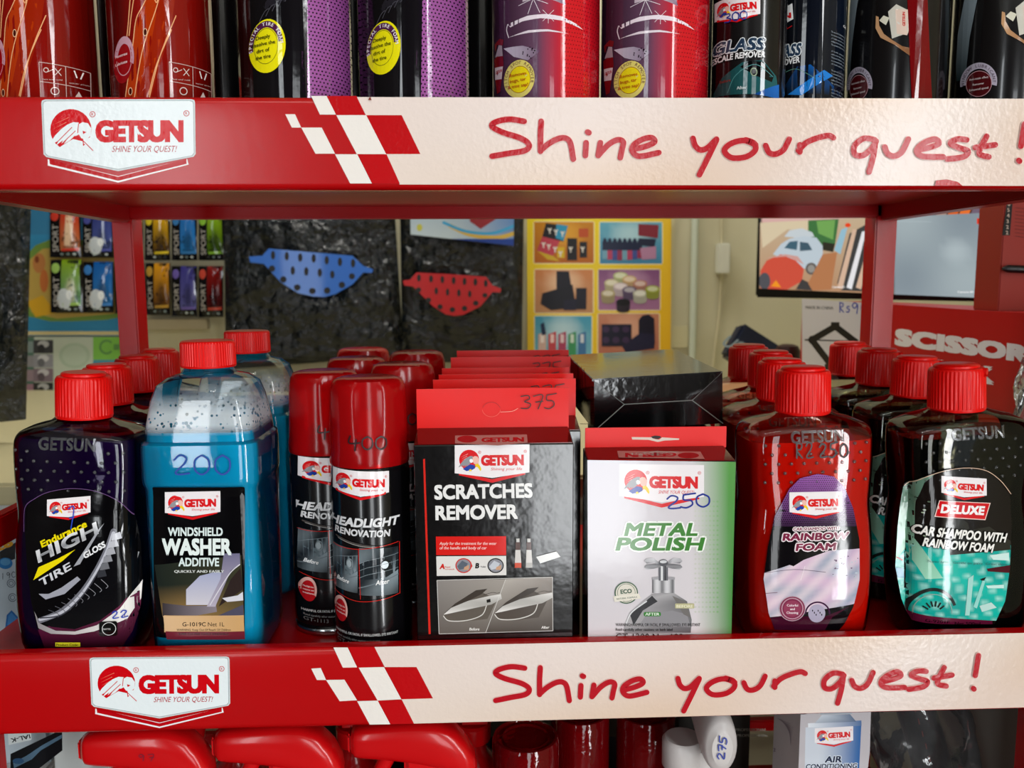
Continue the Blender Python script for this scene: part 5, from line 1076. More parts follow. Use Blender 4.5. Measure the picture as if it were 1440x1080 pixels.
# steering covers in plastic bags
def bagmat(name, tint, a, bs=(14, 1., .02)):
    m, nt, b = newmat(name); b.inputs['Base Color'].default_value = (*lin(tint), 1); b.inputs['Roughness'].default_value = .2; b.inputs['Alpha'].default_value = a; bump(nt, b, *bs, 4); return m
BAGD = bagmat('smoky_bag_film', '#080f14', .93, (26, 1., .03)); BAGC = bagmat('clear_bag_film', '#9aa2a4', .22, (30, 1., .03)); LEA = plain('black_leather', '#0c0c0d', .45, bs=(300, .3, .001))
def bag(quad, y, name, label, thick, ringr, ringc, mat=BAGD, seed=1, ringmat=LEA, crump=.010):
    pts = [at(a, b, y) for a, b in quad]; c = sum(pts, Vector())/4; root = empty(name, (c.x, y, min(q.z for q in pts))); tag(root, label, 'steering wheel cover', 'steering wheel covers in plastic bags')
    R = random.Random(seed); n = 22; bm = nb(); G = []; fld = [(R.uniform(-3, 3), R.uniform(2, 7), R.uniform(0, 6), R.uniform(.3, 1)) for _ in range(7)]
    for s in (-1, 1):
        g = []
        for i in range(n+1):
            row = []
            for j in range(n+1):
                u, v = i/n, j/n; q = (pts[0]*(1-u)+pts[1]*u)*(1-v)+(pts[3]*(1-u)+pts[2]*u)*v-root.location
                e = (math.sin(math.pi*u)*math.sin(math.pi*v))**.35
                d = sum(am*math.sin(a*6*u+b*4*v+ph) for a, b, ph, am in fld)*crump/2
                q = Vector((q.x, s*(thick*e+.0015)+d*e*(1 if s < 0 else 0), q.z)); row.append(bm.verts.new(q))
            g.append(row)
        G.append(g)
        for i in range(n):
            for j in range(n): bm.faces.new((g[i][j], g[i+1][j], g[i+1][j+1], g[i][j+1]))
    for i in range(n):
        for j in (0, n): bm.faces.new((G[0][i][j], G[0][i+1][j], G[1][i+1][j], G[1][i][j])); bm.faces.new((G[0][j][i], G[0][j][i+1], G[1][j][i+1], G[1][j][i]))
    obj('bag', bm, mat, root)
    cc = at(*ringc, y)-root.location; bm = nb(); pp = [(cc.x+ringr*math.cos(2*math.pi*k/48), 0, cc.z+ringr*math.sin(2*math.pi*k/48)) for k in range(49)]; tube(bm, pp, .015, 10, False); bmesh.ops.remove_doubles(bm, verts=bm.verts, dist=1e-5); obj('steering_cover', bm, ringmat, root)
    return root
YB2 = 1.28
b1 = bag([(314, 262), (553, 262), (568, 500), (318, 520)], YB2, 'bagged_steering_cover', 'plastic-bagged steering wheel cover with the blue half-moon tag', .028, .155, (437, 400), seed=3)
b2 = bag([(562, 262), (737, 262), (734, 505), (566, 512)], YB2-.02, 'bagged_steering_cover', 'plastic-bagged steering wheel cover with the red half-moon tag', .028, .118, (650, 405), seed=8)
def moon(root, y, pts, dots, col):
    Q = q4(300, 290, 3.2727, *pts); w_ = [at(a, b, y)-root.location for a, b in Q]; bm = nb(); f = [bm.verts.new(q) for q in w_]; k = [bm.verts.new(q+Vector((0, .0015, 0))) for q in w_]
    n = len(f); bm.faces.new(f); bm.faces.new(k[::-1])
    for i in range(n): bm.faces.new((f[i], f[(i+1) % n], k[(i+1) % n], k[i]))
    t = obj('half_moon_tag', bm, plain('tag_'+col.strip('#'), col, .35, 0, .2), root, False)
    p = Print((0, y, 0))
    for x, yy, rx, ry in dots: p.ell(300+x/3.2727, 290+yy/3.2727, rx/3.2727, ry/3.2727, '#0e1014', 12)
    p.build('punched_holes', PRM, t, lift=.0003)
moon(b1, YB2-.048, [(165, 232), (225, 228), (255, 195), (640, 228), (690, 275), (735, 290), (730, 307), (690, 305), (640, 360), (560, 405), (510, 418), (460, 415), (390, 400), (310, 350), (232, 265), (170, 258)],
     [(275, 225, 10, 20), (338, 230, 10, 20), (400, 236, 10, 20), (462, 240, 10, 20), (522, 248, 10, 20), (583, 256, 10, 20), (643, 262, 10, 20), (270, 287, 15, 15), (366, 296, 10, 20), (428, 300, 10, 20), (490, 306, 10, 20), (548, 314, 10, 18), (322, 337, 15, 15), (386, 374, 15, 15), (456, 390, 15, 15), (524, 388, 15, 15), (592, 362, 15, 15), (638, 322, 14, 14)], '#1a62c4')
moon(b2, YB2-.068, [(872, 342), (905, 338), (935, 305), (1080, 312), (1255, 325), (1285, 365), (1325, 380), (1320, 397), (1285, 395), (1230, 460), (1150, 500), (1110, 505), (1070, 498), (1010, 460), (920, 370), (878, 364)],
     [(946, 330, 9, 17), (1002, 334, 9, 17), (1054, 338, 9, 17), (1106, 342, 9, 17), (1156, 346, 9, 17), (1206, 349, 9, 17), (1254, 355, 9, 17), (944, 385, 13, 12), (1026, 390, 8, 17), (1078, 395, 8, 17), (1130, 399, 8, 17), (1180, 404, 8, 16), (990, 432, 13, 12), (1043, 463, 13, 12), (1100, 476, 13, 12), (1156, 470, 13, 12), (1208, 446, 13, 12), (1250, 410, 12, 11)], '#b81e22')
p = Print((0, YB2-.058, 0)); F = lambda *pts: q4(300, 290, 3.2727, *pts); p.clip(F((905, -60), (1385, -60), (1382, 182), (908, 130)))
p.grid(0, 0, 0, 0, 8, 4, lambda u, v: mix(mix('#8aa0b8', '#b8c8d0', v), '#2a6ab0', max(0, u-.45)*1.4), quad=F((900, -70), (1390, -70), (1390, 190), (900, 140))); p.poly(F((1180, -60), (1300, -60), (1300, 60), (1230, 105), (1180, 70)), '#8a2a30'); p.stroke(F((1090, 90), (1180, 130), (1300, 145), (1385, 125)), 6, '#c8a848'); p.stroke(F((1060, 75), (1160, 115), (1280, 125), (1385, 90)), 4, '#3a9ac8'); p.poly(F((1080, 150), (1385, 150), (1385, 190), (1080, 160)), '#1a3a8a'); p.ell(590, 320, 4, 5, '#b8b848'); p.clip(None)
qd = F((905, -60), (1385, -60), (1382, 182), (908, 130)); w_ = [at(a, b, YB2-.058)-b2.location for a, b in qd]; bm = nb(); k = [q+Vector((0, .001, 0)) for q in w_]; quadbox(bm, [w_[3], w_[2], w_[1], w_[0], k[3], k[2], k[1], k[0]]); hc = obj('header_card', bm, WHT, b2, False); p.build('printed_front', PRN, hc, lift=.0003)
b3 = bag([(-150, 230), (44, 250), (36, 590), (-150, 608)], .70, 'bagged_steering_cover', 'crinkled dark plastic-wrapped steering wheel cover hanging at the far left edge', .03, .10, (-75, 440), bagmat('dark_crinkled_film', '#141a1c', .8, (26, 1., .04)), seed=5, crump=.02)
bm = nb(); a = at(12, 283, YW); b = at(60, 316, YW); t = empty('hook_blister', (a.x, YW+.013, b.z)); bm.free(); tag(t, 'small clear blister pack with a black hook at the top left', 'blister pack')
bm = nb(); box(bm, 0, b.x-a.x, 0, .012, 0, .14, .002); obj('blister', bm, BAGC, t, False)
bm = nb(); box(bm, .012, b.x-a.x-.006, .004, .008, .008, .13, .001); obj('backing_card', bm, plain('brown_backing', '#6a5444', .6), t, False)
bm = nb(); box(bm, .018, .030, -.004, .004, .018, .13, .002); obj('hook', bm, BLK, t, False)
# black cable on the counter
bm = nb(); tube(bm, [at(-20, 635, .95), at(5, 655, .93), at(25, 668, .9), at(55, 678, .88)], .0028, 8); t = obj('loose_cable', bm, BLK); tag(t, 'thin black cable hanging in front of the beige counter on the left', 'cable')
# ---- monitor, jack carton and things on the right of the counter
def oblique(pa, da, pb, db, zpix=None):
    """two points given by pixel and distance along the view axis"""
    out = []
    for (x, y), dd in ((pa, da), (pb, db)): out.append(EYE + (FWD + RT*((x-720)/FPX) - UP*((y-540)/FPX))*dd)
    return out
A, B = oblique((1069, 405.6), 1.59, (1395, 419.6), 1.225); dirx = Vector((B.x-A.x, B.y-A.y, 0)); wid = dirx.length; dirx.normalize(); nrm = Vector((dirx.y, -dirx.x, 0))
ang = math.atan2(dirx.y, dirx.x)
mon = empty('monitor', (A.x+dirx.x*wid/2, A.y+dirx.y*wid/2, W(0, 0, -.245).z), (0, 0, ang)); tag(mon, 'black computer monitor showing camera views, on the counter at right', 'monitor')
zb = (A.z+B.z)/2-mon.location.z+.0; hh = .265
bm = nb(); box(bm, -wid/2-.016, wid/2+.016, .002, .030, zb-.011, zb+hh+.016, .004); obj('housing', bm, BLK, mon)
Mi = world(mon).inverted(); c0 = Vector((.0, .03, zb+.16)); c1 = Mi @ Vector((XR, mon.location.y+.12, mon.location.z+zb+.16))
bm = nb(); tube(bm, [c0, c0.lerp(c1, .5)+Vector((0, .03, 0)), c1], .012, 12); obj('wall_arm', bm, BLK, mon); bm = nb(); box(bm, -.05, .05, .03, .038, zb+.11, zb+.21, .002); obj('mount_plate', bm, BLK, mon)
p = Print(A, nrm); 
p.poly([(1069, 250), (1395, 215), (1395, 419.6), (1069, 405.6)], '#3a3a3a'); C = lambda *pts: q4(1020, 270, 3.4286, *pts)
p.poly([(1069, 250), (1254, 230), (1256, 305), (1071, 313)], '#b08a80'); p.poly(C((180, 112), (690, 112), (690, 130), (180, 150)), '#c8a09a'); p.poly([(1260, 228), (1396, 214), (1396, 298.6), (1260, 305)], '#4a2a20')
for k, c in enumerate(('#b0582a', '#7a4a3a', '#3a2a26', '#a08070', '#c85a20', '#d86a2a', '#6a5a6a', '#3a3450')): p.poly([(1268+k*16, 304), (1276+k*16, 284), (1290+k*16, 280), (1282+k*16, 304)], c)
p.clip([(1069, 313), (1257, 304.5), (1257, 414), (1068, 405.6)])
p.grid(0, 0, 0, 0, 8, 6, lambda u, v: mix('#b8a488', '#a88060', v), quad=[(1060, 300), (1260, 295), (1260, 420), (1060, 412)])
p.poly(C((170, 150), (420, 120), (430, 190), (300, 180), (180, 270)), '#c8b89a'); p.poly(C((400, 120), (550, 115), (530, 250), (470, 280), (400, 200)), '#3a6a3a'); p.poly(C((440, 140), (530, 135), (520, 230), (450, 200)), '#6a9a50'); p.poly(C((470, 240), (530, 250), (520, 290), (470, 280)), '#2a2a20')
p.poly(C((285, 215), (310, 185), (370, 175), (420, 195), (430, 215), (340, 220)), '#b8c0c4'); p.poly(C((230, 300), (270, 250), (310, 225), (380, 212), (440, 220), (470, 260), (470, 320), (440, 370), (380, 370)), '#b0bcc4'); p.poly(C((285, 270), (310, 240), (350, 235), (345, 280)), '#3a5a6a'); p.poly(C((360, 240), (400, 245), (420, 280), (360, 285)), '#3a5260'); p.ell(1020+415/3.43, 270+370/3.43, 8, 8.5, '#5a5450'); p.ell(1020+415/3.43, 270+370/3.43, 5, 5.5, '#8a8680')
p.poly(C((170, 380), (200, 330), (270, 300), (340, 330), (380, 370), (370, 430), (300, 470), (170, 470)), '#c04a38'); p.poly(C((190, 320), (290, 300), (350, 310), (380, 350), (300, 310)), '#c09088'); p.ell(1020+190/3.43, 270+430/3.43, 8, 12, '#4a4a50'); p.poly(C((220, 455), (245, 425), (270, 460)), '#e08a20'); p.poly(C((340, 470), (370, 420), (430, 450), (420, 475)), '#3a3838')
p.poly(C((400, 440), (470, 300), (540, 290), (510, 470), (420, 475)), '#a8704a'); p.poly(C((540, 440), (600, 200), (690, 150), (690, 480), (560, 475)), '#3a3a3a')
for k in range(4): a = 540+k*45; p.poly(C((a, 460), (a+75, 180+k*10), (a+95, 180+k*10), (a+25, 470)), '#c8a890' if k % 2 == 0 else '#d8d8da')
p.poly(C((525, 280), (560, 180), (590, 170), (555, 300)), '#8ab0c0'); p.ell(1020+592/3.43, 270+160/3.43, 4, 3, '#d8401a'); p.text('Camera 03', 1171, 405, 3, '#e8e8e8', w=17); p.clip(None)
p.grid(0, 0, 0, 0, 16, 12, lambda u, v: mix(mix('#7c8890', '#98a4a8', .5+.5*math.sin(u*5+1)*math.sin(v*4+1.5)), '#a4b0b4', max(0, .9-((u-.63)**2*30+(v-.45)**2*30))), quad=[(1258, 305.2), (1396, 298.8), (1396, 419.6), (1258, 414)])
p.rect(1374, 307, 1384, 315, '#d03018'); p.line((1258, 311), (1310, 312), .6, '#a8b4b8'); p.text('Camera 04', 1347, 412, 3, '#e8e8e8', w=22)
p.build('screen', SCR, mon, lift=.0002)
A, B = oblique((1128, 419), 1.42, (1440, 440.5), .93); dirx = Vector((B.x-A.x, B.y-A.y, 0)); wid = dirx.length; dirx.normalize(); nrm = Vector((dirx.y, -dirx.x, 0)); ang = math.atan2(dirx.y, dirx.x)
ztop = (A.z+B.z)/2-.003; zbase = W(0, 0, -.245).z
jk = empty('jack_box', (A.x, A.y, zbase), (0, 0, ang)); tag(jk, 'long red and white scissor jack box on the counter below the monitor', 'box')
L = wid+.03; bm = nb(); box(bm, 0, L, 0, .12, 0, ztop-zbase, .001); obj('carton', bm, plain('red_box_card', '#a80a0c', .4, 0, .1), jk, False)
p = Print(A, nrm); p.poly([(1128, 420), (1238, 427), (1236, 560), (1128, 560)], '#c4c2c8'); p.poly([(1238, 427), (1442, 441), (1442, 600), (1234, 600)], '#b00c0e')
p.text('MADE IN CHINA', 1133, 434.5, 4.6, '#3a3a3e', w=39, bold=.03, rot=-1.5); hand(p, 'Rs', 1180, 425, 14, 18, '#2038a0', 1.6); hand(p, '90', 1198, 426, 15, 26, '#2038a0', 1.6)
for q in (((1142, 478), (1175, 459)), ((1175, 459), (1205, 482)), ((1142, 478), (1168, 512)), ((1205, 482), (1175, 515))): p.line(*q, 9, '#0c0c0e')
p.rect(1169, 453, 1181, 462, '#0c0c0e'); p.ell(1143, 478, 6, 6, '#0c0c0e'); p.line((1132, 478), (1150, 478), 2.2, '#0c0c0e'); p.line((1143, 478), (1205, 480), 1.6, '#0c0c0e'); p.rect(1160, 512, 1190, 520, '#0c0c0e')
p.text('SCISSOR', 1258, 485.5, 24, '#dcdcdf', w=190, bold=.07, sh=-.06, rot=-7.5, sp=1.05); p.text('JACK', 1290, 527, 25, '#dcdcdf', w=108, bold=.07, sh=-.06, rot=-7.5)
p.build('front_print', PRN, jk, lift=.0003)
# upright red box at the right edge, on the jack box
Pb = px3(1396, 432, (0, 0, 0), Vector((0, -1, 0))) if False else None
C0, C1 = oblique((1403, 438), .985, (1500, 438), .985)
ub = empty('red_orange_box', (C0.x, C0.y, ztop)); tag(ub, 'tall dark red box with a black number strip at the right edge', 'box')
bm = nb(); box(bm, 0, .16, 0, .05, 0, .21, .001); obj('carton', bm, plain('rust_red_card', '#8a1c0c', .45), ub, False)
p = Print(C0, (0, -1, 0)); p.poly([(1416, 283), (1424, 283), (1420, 331), (1409, 331)], '#0a0808')
for k, ch in enumerate('654322'): p.text(ch, 1414+((331-288)-k*8)*.07, 290+k*8, 5.4, '#b8a090', bold=.02, rot=4)
for k in range(9): p.line((1427, 292+k*5), (1442, 294+k*5), .7, '#5a0c06')
p.build('number_strip', PRN, ub, lift=.0003)
bm = nb(); M0 = ub.location; a = px3(1405, 378, C0, Vector((0, -1, 0)))-M0; bm2 = tube(bm, [(a.x, -.006, a.z), (a.x+.006, -.0065, a.z), (a.x+.05, -.0065, a.z-.002)], [.0015, .0045, .0045], 10); obj('black_clip', bm, BLK, ub)
# tilted dark pack and little pouch
pk = empty('lettered_pack', at(1012, 505, 1.10), (math.radians(-12), math.radians(32), 0)); tag(pk, 'dark blue pack with pale letters leaning against the cream wall', 'pack')
pk.location = at(1030, 575, 1.12); bm = nb(); box(bm, -.075, .085, -.02, .02, .086, .165, .006); obj('pack_body', bm, plain('navy_pack', '#121a30', .5), pk)
Mw = world(pk); N = (Mw.to_3x3() @ Vector((0, -1, 0))).normalized(); p = Print(Mw @ Vector((0, -.02, 0)), N); p.text('USB2', 1013, 484, 17, '#8a9aa2', w=52, bold=.02, rot=-27, sh=.35); p.build('lettering', PRN, pk, lift=.0003)
q = at(1108, 484, .90); bm = nb(); hq = q.z-W(0, 0, -.245).z; lathe(bm, [(.02, 0), (.022, .004), (.022, hq-.012), (.018, hq-.003), (.010, hq), (0, hq)], 28); t = obj('maroon_jar', bm, plain('dark_maroon', '#2a0c0a', .45)); t.location = (q.x, q.y, W(0, 0, -.245).z); tag(t, 'dark maroon jar on the counter left of the white box face', 'jar')
# clear bag at the right edge of the shelf
cb = empty('clear_bag', W(.566, .235, -.2196)); tag(cb, 'crumpled clear plastic bag beyond the right end of the middle shelf', 'bag'); bm = nb(); R = random.Random(4); seg = 40
rings = []
for k in range(26):
    v = k/25; z = .138*v; hw_ = (.040*(1-.25*v)+.004*math.sin(v*9)); hd = .040*(1-.7*v)
    rings.append([bm.verts.new((.013+hw_*math.cos(a)+.0022*math.sin(a*7+v*21)+.012*v, hd*math.sin(a)+.0022*math.sin(a*5+v*17), z)) for a in [2*math.pi*i/seg for i in range(seg)]])
for a, b in zip(rings, rings[1:]):
    for i in range(seg): bm.faces.new((a[i], a[(i+1) % seg], b[(i+1) % seg], b[i]))
bm.faces.new(rings[0][::-1]); bm.faces.new(rings[-1]); obj('film', bm, clearmat('clear_film', (.9, .9, .9), rough=.1, haze=((.5, .5, .52), .06), bs=(60, .35, .003)), cb)
bm = nb(); lathe(bm, [(.0, .002), (.016, .002), (.019, .01), (.019, .05), (.012, .062), (0, .064)], 24, (.016, 0)); obj('black_contents', bm, BLK, cb)
# grey carton standing right of the rack, and blue-white pack at its left
bm = nb(); t = empty('grey_carton', W(.72, .35, -1.35)); tag(t, 'plain grey carton standing on the floor right of the rack', 'box'); box(bm, -.2, .3, -.2, .07, 0, 1.13, .003); obj('carton', bm, plain('grey_card', '#8a8a84', .6), t, False); t.location.y = .22
bw = empty('blue_spray_tip_pack', W(-.515, .17, -.46), (0, 0, .0)); tag(bw, 'white and blue printed pack marked 160 at the left edge, below the side rail', 'pack')
bm = nb(); box(bm, -.1, .1035, 0, .03, 0, .25, .006); obj('pack', bm, plain('pale_blue_pack', '#a8b4bc', .4), bw, False)
p = Print((0, .17, 0)); F = lambda *pts: q4(0, 680, 4.5, *pts); p.clip(F((-300, 250), (190, 250), (190, 1100), (-300, 1100)))
p.poly(F((-200, 500), (130, 350), (200, 1000), (-200, 1060)), '#a4b2bc'); p.poly(F((0, 430), (120, 360), (110, 440), (0, 490)), '#1c1c20'); p.text('26', -6, 777, 11, '#c8901a', w=28, bold=.05, rot=22); p.poly(F((-10, 480), (110, 420), (110, 470), (-10, 520)), '#15181c')
p.ell(8, 792, 10, 8, '#1a6aa8'); p.ell(8, 790, 7, 5, '#4a8ab8'); hand(p, '190', 2, 806, 8, 22, '#3a4048', .9, slope=-.2)
for cx, cy in ((16, 820), (18, 840)): p.arc(cx, cy, 5.5, 1, 0, 360, '#4a5460'); p.arc(cx, cy, 3, .8, 0, 360, '#4a5460')
p.poly(F((35, 910), (45, 830), (75, 800), (150, 880), (130, 900)), '#1a5a9a'); p.poly(F((48, 895), (55, 835), (75, 815), (135, 878)), '#3a7ab8'); p.poly(F((0, 985), (190, 890), (185, 960), (0, 1060)), '#0a3f90'); p.poly(F((0, 1000), (60, 965), (110, 985), (60, 1060), (0, 1060)), '#0a1c4a'); p.clip(None); p.build('printed_front', PRN, bw, lift=.0004)
bm = nb(); t = empty('white_stool', W(-.515, .19, -1.35)); tag(t, 'white stand left of the rack carrying the blue and white pack', 'stand'); box(bm, -.11, .1, -.03, .1, .87, .89, .003); obj('stand_top', bm, WHT, t, False)
for sx in (-.1, .09):
    for sy in (-.02, .09): bm = nb(); box(bm, sx-.01, sx+.01, sy-.01, sy+.01, 0, .87); obj('leg', bm, WHT, t, False)
# ================================================================ lowest shelf
TRG = plain('red_trigger_plastic', '#c80b10', .22, 0, .2)
def trigger():
    root = empty('trigger_spray_bottle', W(0, 0, -.603)); 
    pr = smooth_prof([(0, .036, .026, 3.5), (.004, .040, .029, 4), (.05, .041, .030, 4), (.11, .039, .029, 4), (.14, .030, .024, 3), (.158, .014, .014, 2), (.176, .0125, .0125, 2)], 3)
    bm = nb(); loft(bm, pr, 40); obj('bottle', bm, plain('red_bottle', '#a00a0e', .2, 0, .3), root)
    bm = nb(); lathe(bm, [(.0165, .168), (.0175, .170), (.0175, .184), (.0155, .186), (0, .186)], 36); obj('collar', bm, TRG, root)
    bm = nb(); st = [(-.057, .2235, .0095, .0105), (-.054, .2235, .0125, .0130), (-.046, .2240, .0140, .0145), (-.03, .2240, .0150, .0160), (-.01, .2230, .0155, .0180), (.012, .2200, .0155, .0200), (.028, .2130, .0150, .0200), (.038, .2050, .0140, .0170), (.0445, .198, .011, .012), (.0465, .195, .006, .007)]
    rings = []
    for x, zc, hy, hz in smooth_prof(st, 3): rings.append([bm.verts.new((x, hy*sup(2*math.pi*(i+.5)/28, 3)[0], zc+hz*sup(2*math.pi*(i+.5)/28, 3)[1])) for i in range(28)])
    for a, b in zip(rings, rings[1:]):
        for i in range(28): bm.faces.new((a[i], a[(i+1) % 28], b[(i+1) % 28], b[i]))
    bm.faces.new(rings[0][::-1]); bm.faces.new(rings[-1]); h_ = obj('head', bm, TRG, root)
    bm = nb(); box(bm, -.014, .018, -.011, .011, .184, .212, .004); obj('neck_block', bm, TRG, h_)
    bm = nb(); box(bm, -.0605, -.0575, -.008, .008, .2155, .2315, .002); obj('nozzle', bm, TRG, h_)
    bm = nb(); pts = [(-.026, 0, .212), (-.034, 0, .196), (-.036, 0, .178), (-.043, 0, .160)]; tube(bm, pts, [.007, .0065, .006, .0045], 12); obj('trigger', bm, TRG, root); return root
tr = trigger(); tag(tr, 'front left red trigger sprayer on the lowest shelf', 'spray bottle', 'red trigger sprayers on the lowest shelf'); tr.location = W(-.2705, .062, -.603)
p = Print((0, .047, 0)); hand(p, '97', 195, 1060, 9, 26, '#7a0a2a', 1.2, gap=1.3); p.build('price_mark', INK, tr, lambda x, z, off: (x, -.0157-off, z), .01)
for x, y, l in ((-.163, .062, 'middle front red trigger sprayer on the lowest shelf'), (-.052, .062, 'front right red trigger sprayer on the lowest shelf'), (-.2325, .155, 'red trigger sprayer behind the front left one'), (-.122, .155, 'red trigger sprayer behind the middle front one'), (-.010, .155, 'red trigger sprayer behind the front right one')):
    c = copy_tree(tr); c.location = W(x, y, -.603); c['label'] = l
    for ch in list(c.children):
        if ch.name.startswith('price_mark'): bpy.data.objects.remove(ch)
CLR = clearmat('clear_red_cap', (.55, .03, .04), rough=.06, haze=(lin('#7a060c'), .55), bs=(150, .4, .001))
def capcan(x, y, ztop, r, label):
    root = empty('red_capped_can', W(x, y, -.603)); tag(root, label, 'spray can', 'clear red capped cans on the lowest shelf'); h = ztop+.603
    bm = nb(); lathe(bm, [(r*.9, 0), (r, .004), (r, h-.078), (r*.9, h-.074), (r*.5, h-.062), (0, h-.06)], 40); obj('can', bm, plain('deep_red_can', '#5a0408', .25), root)
    bm = nb(); lathe(bm, [(r*.97, h-.076), (r*.97, h-.004), (r*.93, h-.0005), (r*.86, h), (r*.84, h-.002), (r*.70, h-.0028), (r*.68, h-.001), (r*.64, h-.003), (0, h-.003)], 56); obj('overcap', bm, CLR, root)
    bm = nb(); lathe(bm, [(r*.34, h-.06), (r*.34, h-.022), (r*.3, h-.018), (0, h-.018)], 24); obj('spray_button', bm, CAPR, root)
capcan(.0375, .10, -.4015, .0305, 'front clear red capped can beside the trigger sprayers on the lowest shelf'); capcan(.094, .165, -.415, .029, 'dim red capped can second from the trigger sprayers on the lowest shelf'); capcan(.158, .165, -.417, .029, 'dim red capped can nearest the white sprayer on the lowest shelf')
# white sprayer turned toward the viewer, marked 275
ws = empty('white_spray_bottle', W(.196, .105, -.603)); tag(ws, 'white trigger sprayer marked 275 in blue on the lowest shelf', 'spray bottle')
bm = nb(); loft(bm, smooth_prof([(0, .036, .03, 4), (.01, .038, .032, 4), (.12, .036, .03, 4), (.15, .016, .016, 2), (.185, .014, .014, 2)], 3), 36); obj('bottle', bm, WPL, ws)
bm = nb(); lathe(bm, [(.017, .165), (.0185, .167), (.0185, .190), (.016, .193), (0, .193)], 36, (-.016, 0)); obj('collar', bm, WPL, ws)
bm = nb(); rings = []
for y, zc, hx, hz in smooth_prof([(.05, .225, .009, .009), (.03, .222, .013, .016), (0, .215, .0145, .022), (-.03, .210, .0155, .027), (-.042, .208, .014, .024), (-.047, .208, .009, .015)], 3): rings.append([bm.verts.new((.006+hx*math.cos(2*math.pi*i/28), y, zc+hz*math.sin(2*math.pi*i/28))) for i in range(28)])
for a, b in zip(rings, rings[1:]):
    for i in range(28): bm.faces.new((a[i], a[(i+1) % 28], b[(i+1) % 28], b[i]))
bm.faces.new(rings[0][::-1]); bm.faces.new(rings[-1]); obj('head', bm, WPL, ws)
p = Print((0, .06, 0)); hand(p, '275', 1007, 1065, 10, 34, '#2a3fa0', 1.8, rot=82, gap=1.1); p.build('price_mark', INK, ws, lambda x, z, off: (x, -.0478-off, z), None, lift=.0004)
# air-conditioning cleaner carton
ac = empty('air_conditioning_cleaner_box', W(.3015, .062, -.603), (0, 0, math.radians(4))); tag(ac, 'white air conditioning cleaner box with a blue can picture on the lowest shelf', 'box'); hA = .245
bm = nb(); box(bm, -.0285, .0285, 0, .062, 0, hA, .0006); obj('carton', bm, plain('pale_carton', '#c4bcbc', .45), ac, False)
Ma = world(ac); p = Print(ac.location, Ma.to_3x3() @ Vector((0, -1, 0))); C = lambda *pts: q4(1020, 990, 3.4286, *pts); p.clip([(1122, 980), (1225, 980), (1222, 1090), (1120, 1090)])
p.poly(C((362, 50), (720, 30), (680, 360), (350, 360)), '#b8b2b6'); p.grid(0, 0, 0, 0, 12, 3, lambda u, v: mix('#c6ccd6', '#1f5c9c', max(0, u*1.5-.45)), quad=C((386, 112), (655, 100), (640, 400), (380, 400))); p.poly(C((398, 92), (655, 78), (656, 104), (398, 112)), lambda x, y: mix('#e0e4ea', '#4a6a98', (x-1140)/70)); p.poly(C((430, 92), (465, 52), (600, 48), (630, 84)), lambda x, y: mix('#cfd6de', '#4a6080', abs((x-1160)/40))); p.poly(C((455, 50), (470, 20), (600, 20), (610, 46)), '#9aa6b0')
logo(p, 1145.5, 1024, 54, slope=-.06); p.text('AIR', 1159, 1072, 9, '#142040', w=24, bold=.035, sh=.2, rot=1, out=(.9, '#dfe6ee')); p.text('CONDITIONING', 1132, 1081, 7, '#142040', w=72, bold=.03, sh=.2, rot=1, out=(.8, '#dfe6ee')); p.clip(None); p.build('front_print', PRN, ac, lift=.0003)
p = Print(Ma @ Vector((-.0285, 0, 0)), Ma.to_3x3() @ Vector((-1, 0, 0)))
for k in range(11): p.line((1093+k*2.2, 1010+k*1.2), (1112, 1018+k*3.0), .35, '#9a8c96')
p.text('2', 1088, 1057, 5, '#6a5a64'); p.build('side_print', PRN, ac, lift=.0003)
# left end: white lamp cartons
def lampbox(x, y, w_, d_, h_, label, rz=0): r = empty('lamp_carton', W(x, y, -.603), (0, 0, rz)); tag(r, label, 'box', 'white lamp cartons at the left end of the lowest shelf'); bm = nb(); box(bm, 0, w_, 0, d_, 0, h_, .001); obj('carton', bm, plain('white_lamp_card', '#b4bab8', .45), r, False); return r
lb = lampbox(-.3745, .10, .0465, .1, .245, 'white carton with a dark lamp picture and upside-down lettering at the lower left'); p = Print((0, .10, 0)); F = lambda *pts: q4(0, 1010, 4, *pts)
p.poly(F((60, 200), (350, 62), (352, 180), (210, 290), (60, 290)), '#0c0e12'); p.poly(F((75, 250), (150, 210), (240, 150), (350, 90), (350, 110), (230, 180), (180, 230), (80, 280)), '#4a6478'); p.ell(26, 1070, 8, 4, '#2a4a6a'); p.poly(F((45, 80), (175, 72), (178, 120), (50, 150)), '#c8d0d0'); p.text('IAL-K', 42, 1032, 6, '#1a1c1e', w=28, bold=.02, rot=193); p.build('front_print', PRN, lb, lift=.0003)
lc = lampbox(-.3265, .105, .031, .1, .245, 'white carton with a slanting black print next to the lower left front trigger sprayer'); p = Print((0, .105, 0)); p.clip([(96, 1000), (240, 1000), (240, 1090), (96, 1090)]); p.poly(F((382, 60), (540, 60), (384, 162)), '#0a0c10'); p.poly(F((385, 250), (555, 245), (555, 260), (385, 275)), '#9a8a6a'); p.clip(None); p.build('front_print', PRN, lc, lift=.0003)
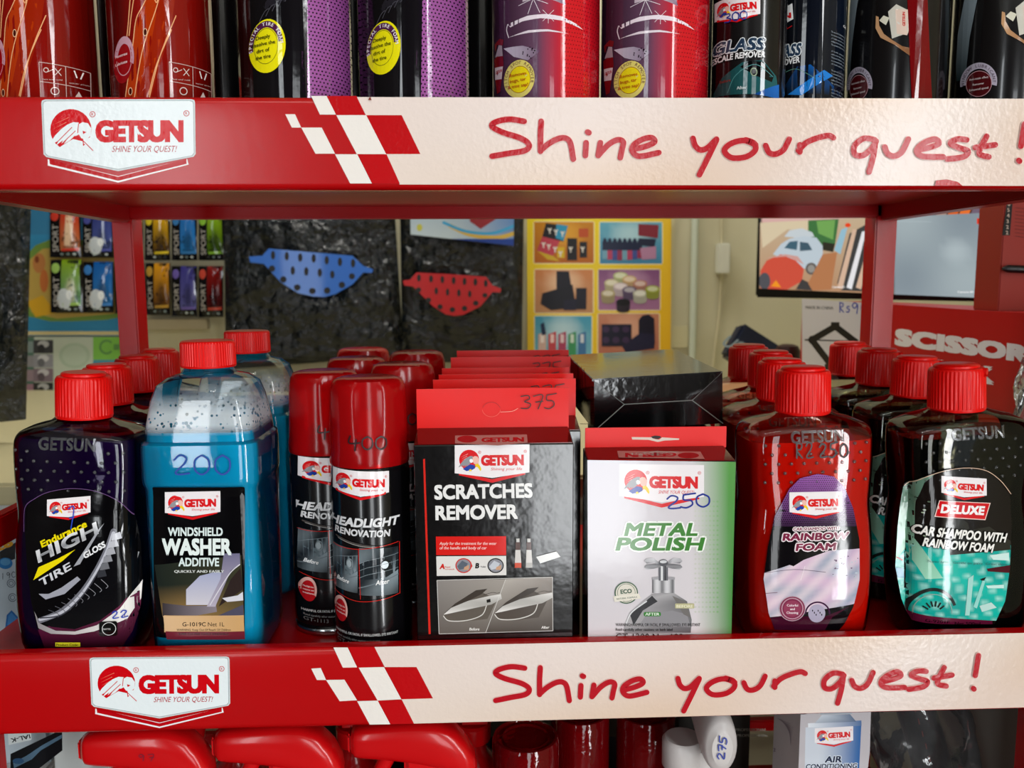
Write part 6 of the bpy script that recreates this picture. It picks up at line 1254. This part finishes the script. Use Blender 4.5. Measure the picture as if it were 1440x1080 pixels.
# bagged steering cover leaning at the right end of the lowest shelf
sc_ = empty('leather_steering_cover', W(.392, .11, -.603)); tag(sc_, 'black stitched steering cover in a clear bag at the lower right', 'steering wheel cover')
bm = nb(); pts = [(-.045+.085*t+.02*t*t*0, .0+.03*t, .30-.30*t) for t in [k/12 for k in range(13)]]; pts = [(-.030+.10*(1-z/.3)+.012*math.sin(z*9), .02, z) for z in [.004+.285*k/14 for k in range(15)]]; tube(bm, pts, .0175, 18); obj('cover', bm, LEA, sc_)
bm = nb()
for k in range(22): z = .01+.27*k/22; x = -.030+.10*(1-z/.3)+.012*math.sin(z*9)-.007; tube(bm, [(x, .0038, z), (x-.0015, .0036, z+.0055)], .0005, 6)
obj('stitching', bm, plain('red_thread', '#7a2a22', .6), sc_)
bm = nb(); rings = []
for k in range(22):
    z = .003+.295*k/21; cx = -.018+.085*(1-z/.3); hw_ = .05+.004*math.sin(k*1.1); rings.append([bm.verts.new((cx+hw_*math.cos(a)+.002*math.sin(a*6+k), .015+.036*math.sin(a)+.003*math.sin(a*5+k*1.3), z)) for a in [2*math.pi*i/36 for i in range(36)]])
for a, b in zip(rings, rings[1:]):
    for i in range(36): bm.faces.new((a[i], a[(i+1) % 36], b[(i+1) % 36], b[i]))
bm.faces.new(rings[0][::-1]); bm.faces.new(rings[-1]); obj('bag', bm, MAT['clear_film'], sc_)
dk = empty('dark_carton', W(.232, .21, -.603)); tag(dk, 'dark printed carton behind the white sprayer on the lowest shelf', 'box'); bm = nb(); box(bm, -.03, .045, 0, .06, 0, .24, .001); obj('carton', bm, plain('dark_grey_card', '#26241f', .5), dk, False)
p = Print((0, .21, 0)); p.text('PROFESSIONAL', 1034, 1028, 4, '#8a8478', w=44, bold=.03); p.text('PROFESSIONAL', 1036, 1036, 4, '#8a8478', w=44, bold=.03); p.build('front_print', PRN, dk, lift=.0003)

for x0, x1, px_, l in ((-.215, -.065, 560, 'black carton added to darken the shelf back, behind the right-hand trigger sprayers'), (-.055, .055, 720, 'black carton added to darken the shelf back, behind the front clear red cap'), (.065, .195, 880, 'black carton added to darken the shelf back, behind the dim red caps')):
    z = at(px_, 1040, .26).z-W(0, 0, -.603).z; r = empty('black_carton', W(x0, .265, -.603)); tag(r, l, 'box', 'black cartons added to darken the back of the lowest shelf'); bm = nb(); box(bm, 0, x1-x0, 0, .075, 0, z, .001); obj('carton', bm, plain('dark_filler_card', '#0b0a0a', .5), r, False)  # cartons added to hide the pale cabinet behind and keep the gaps dark
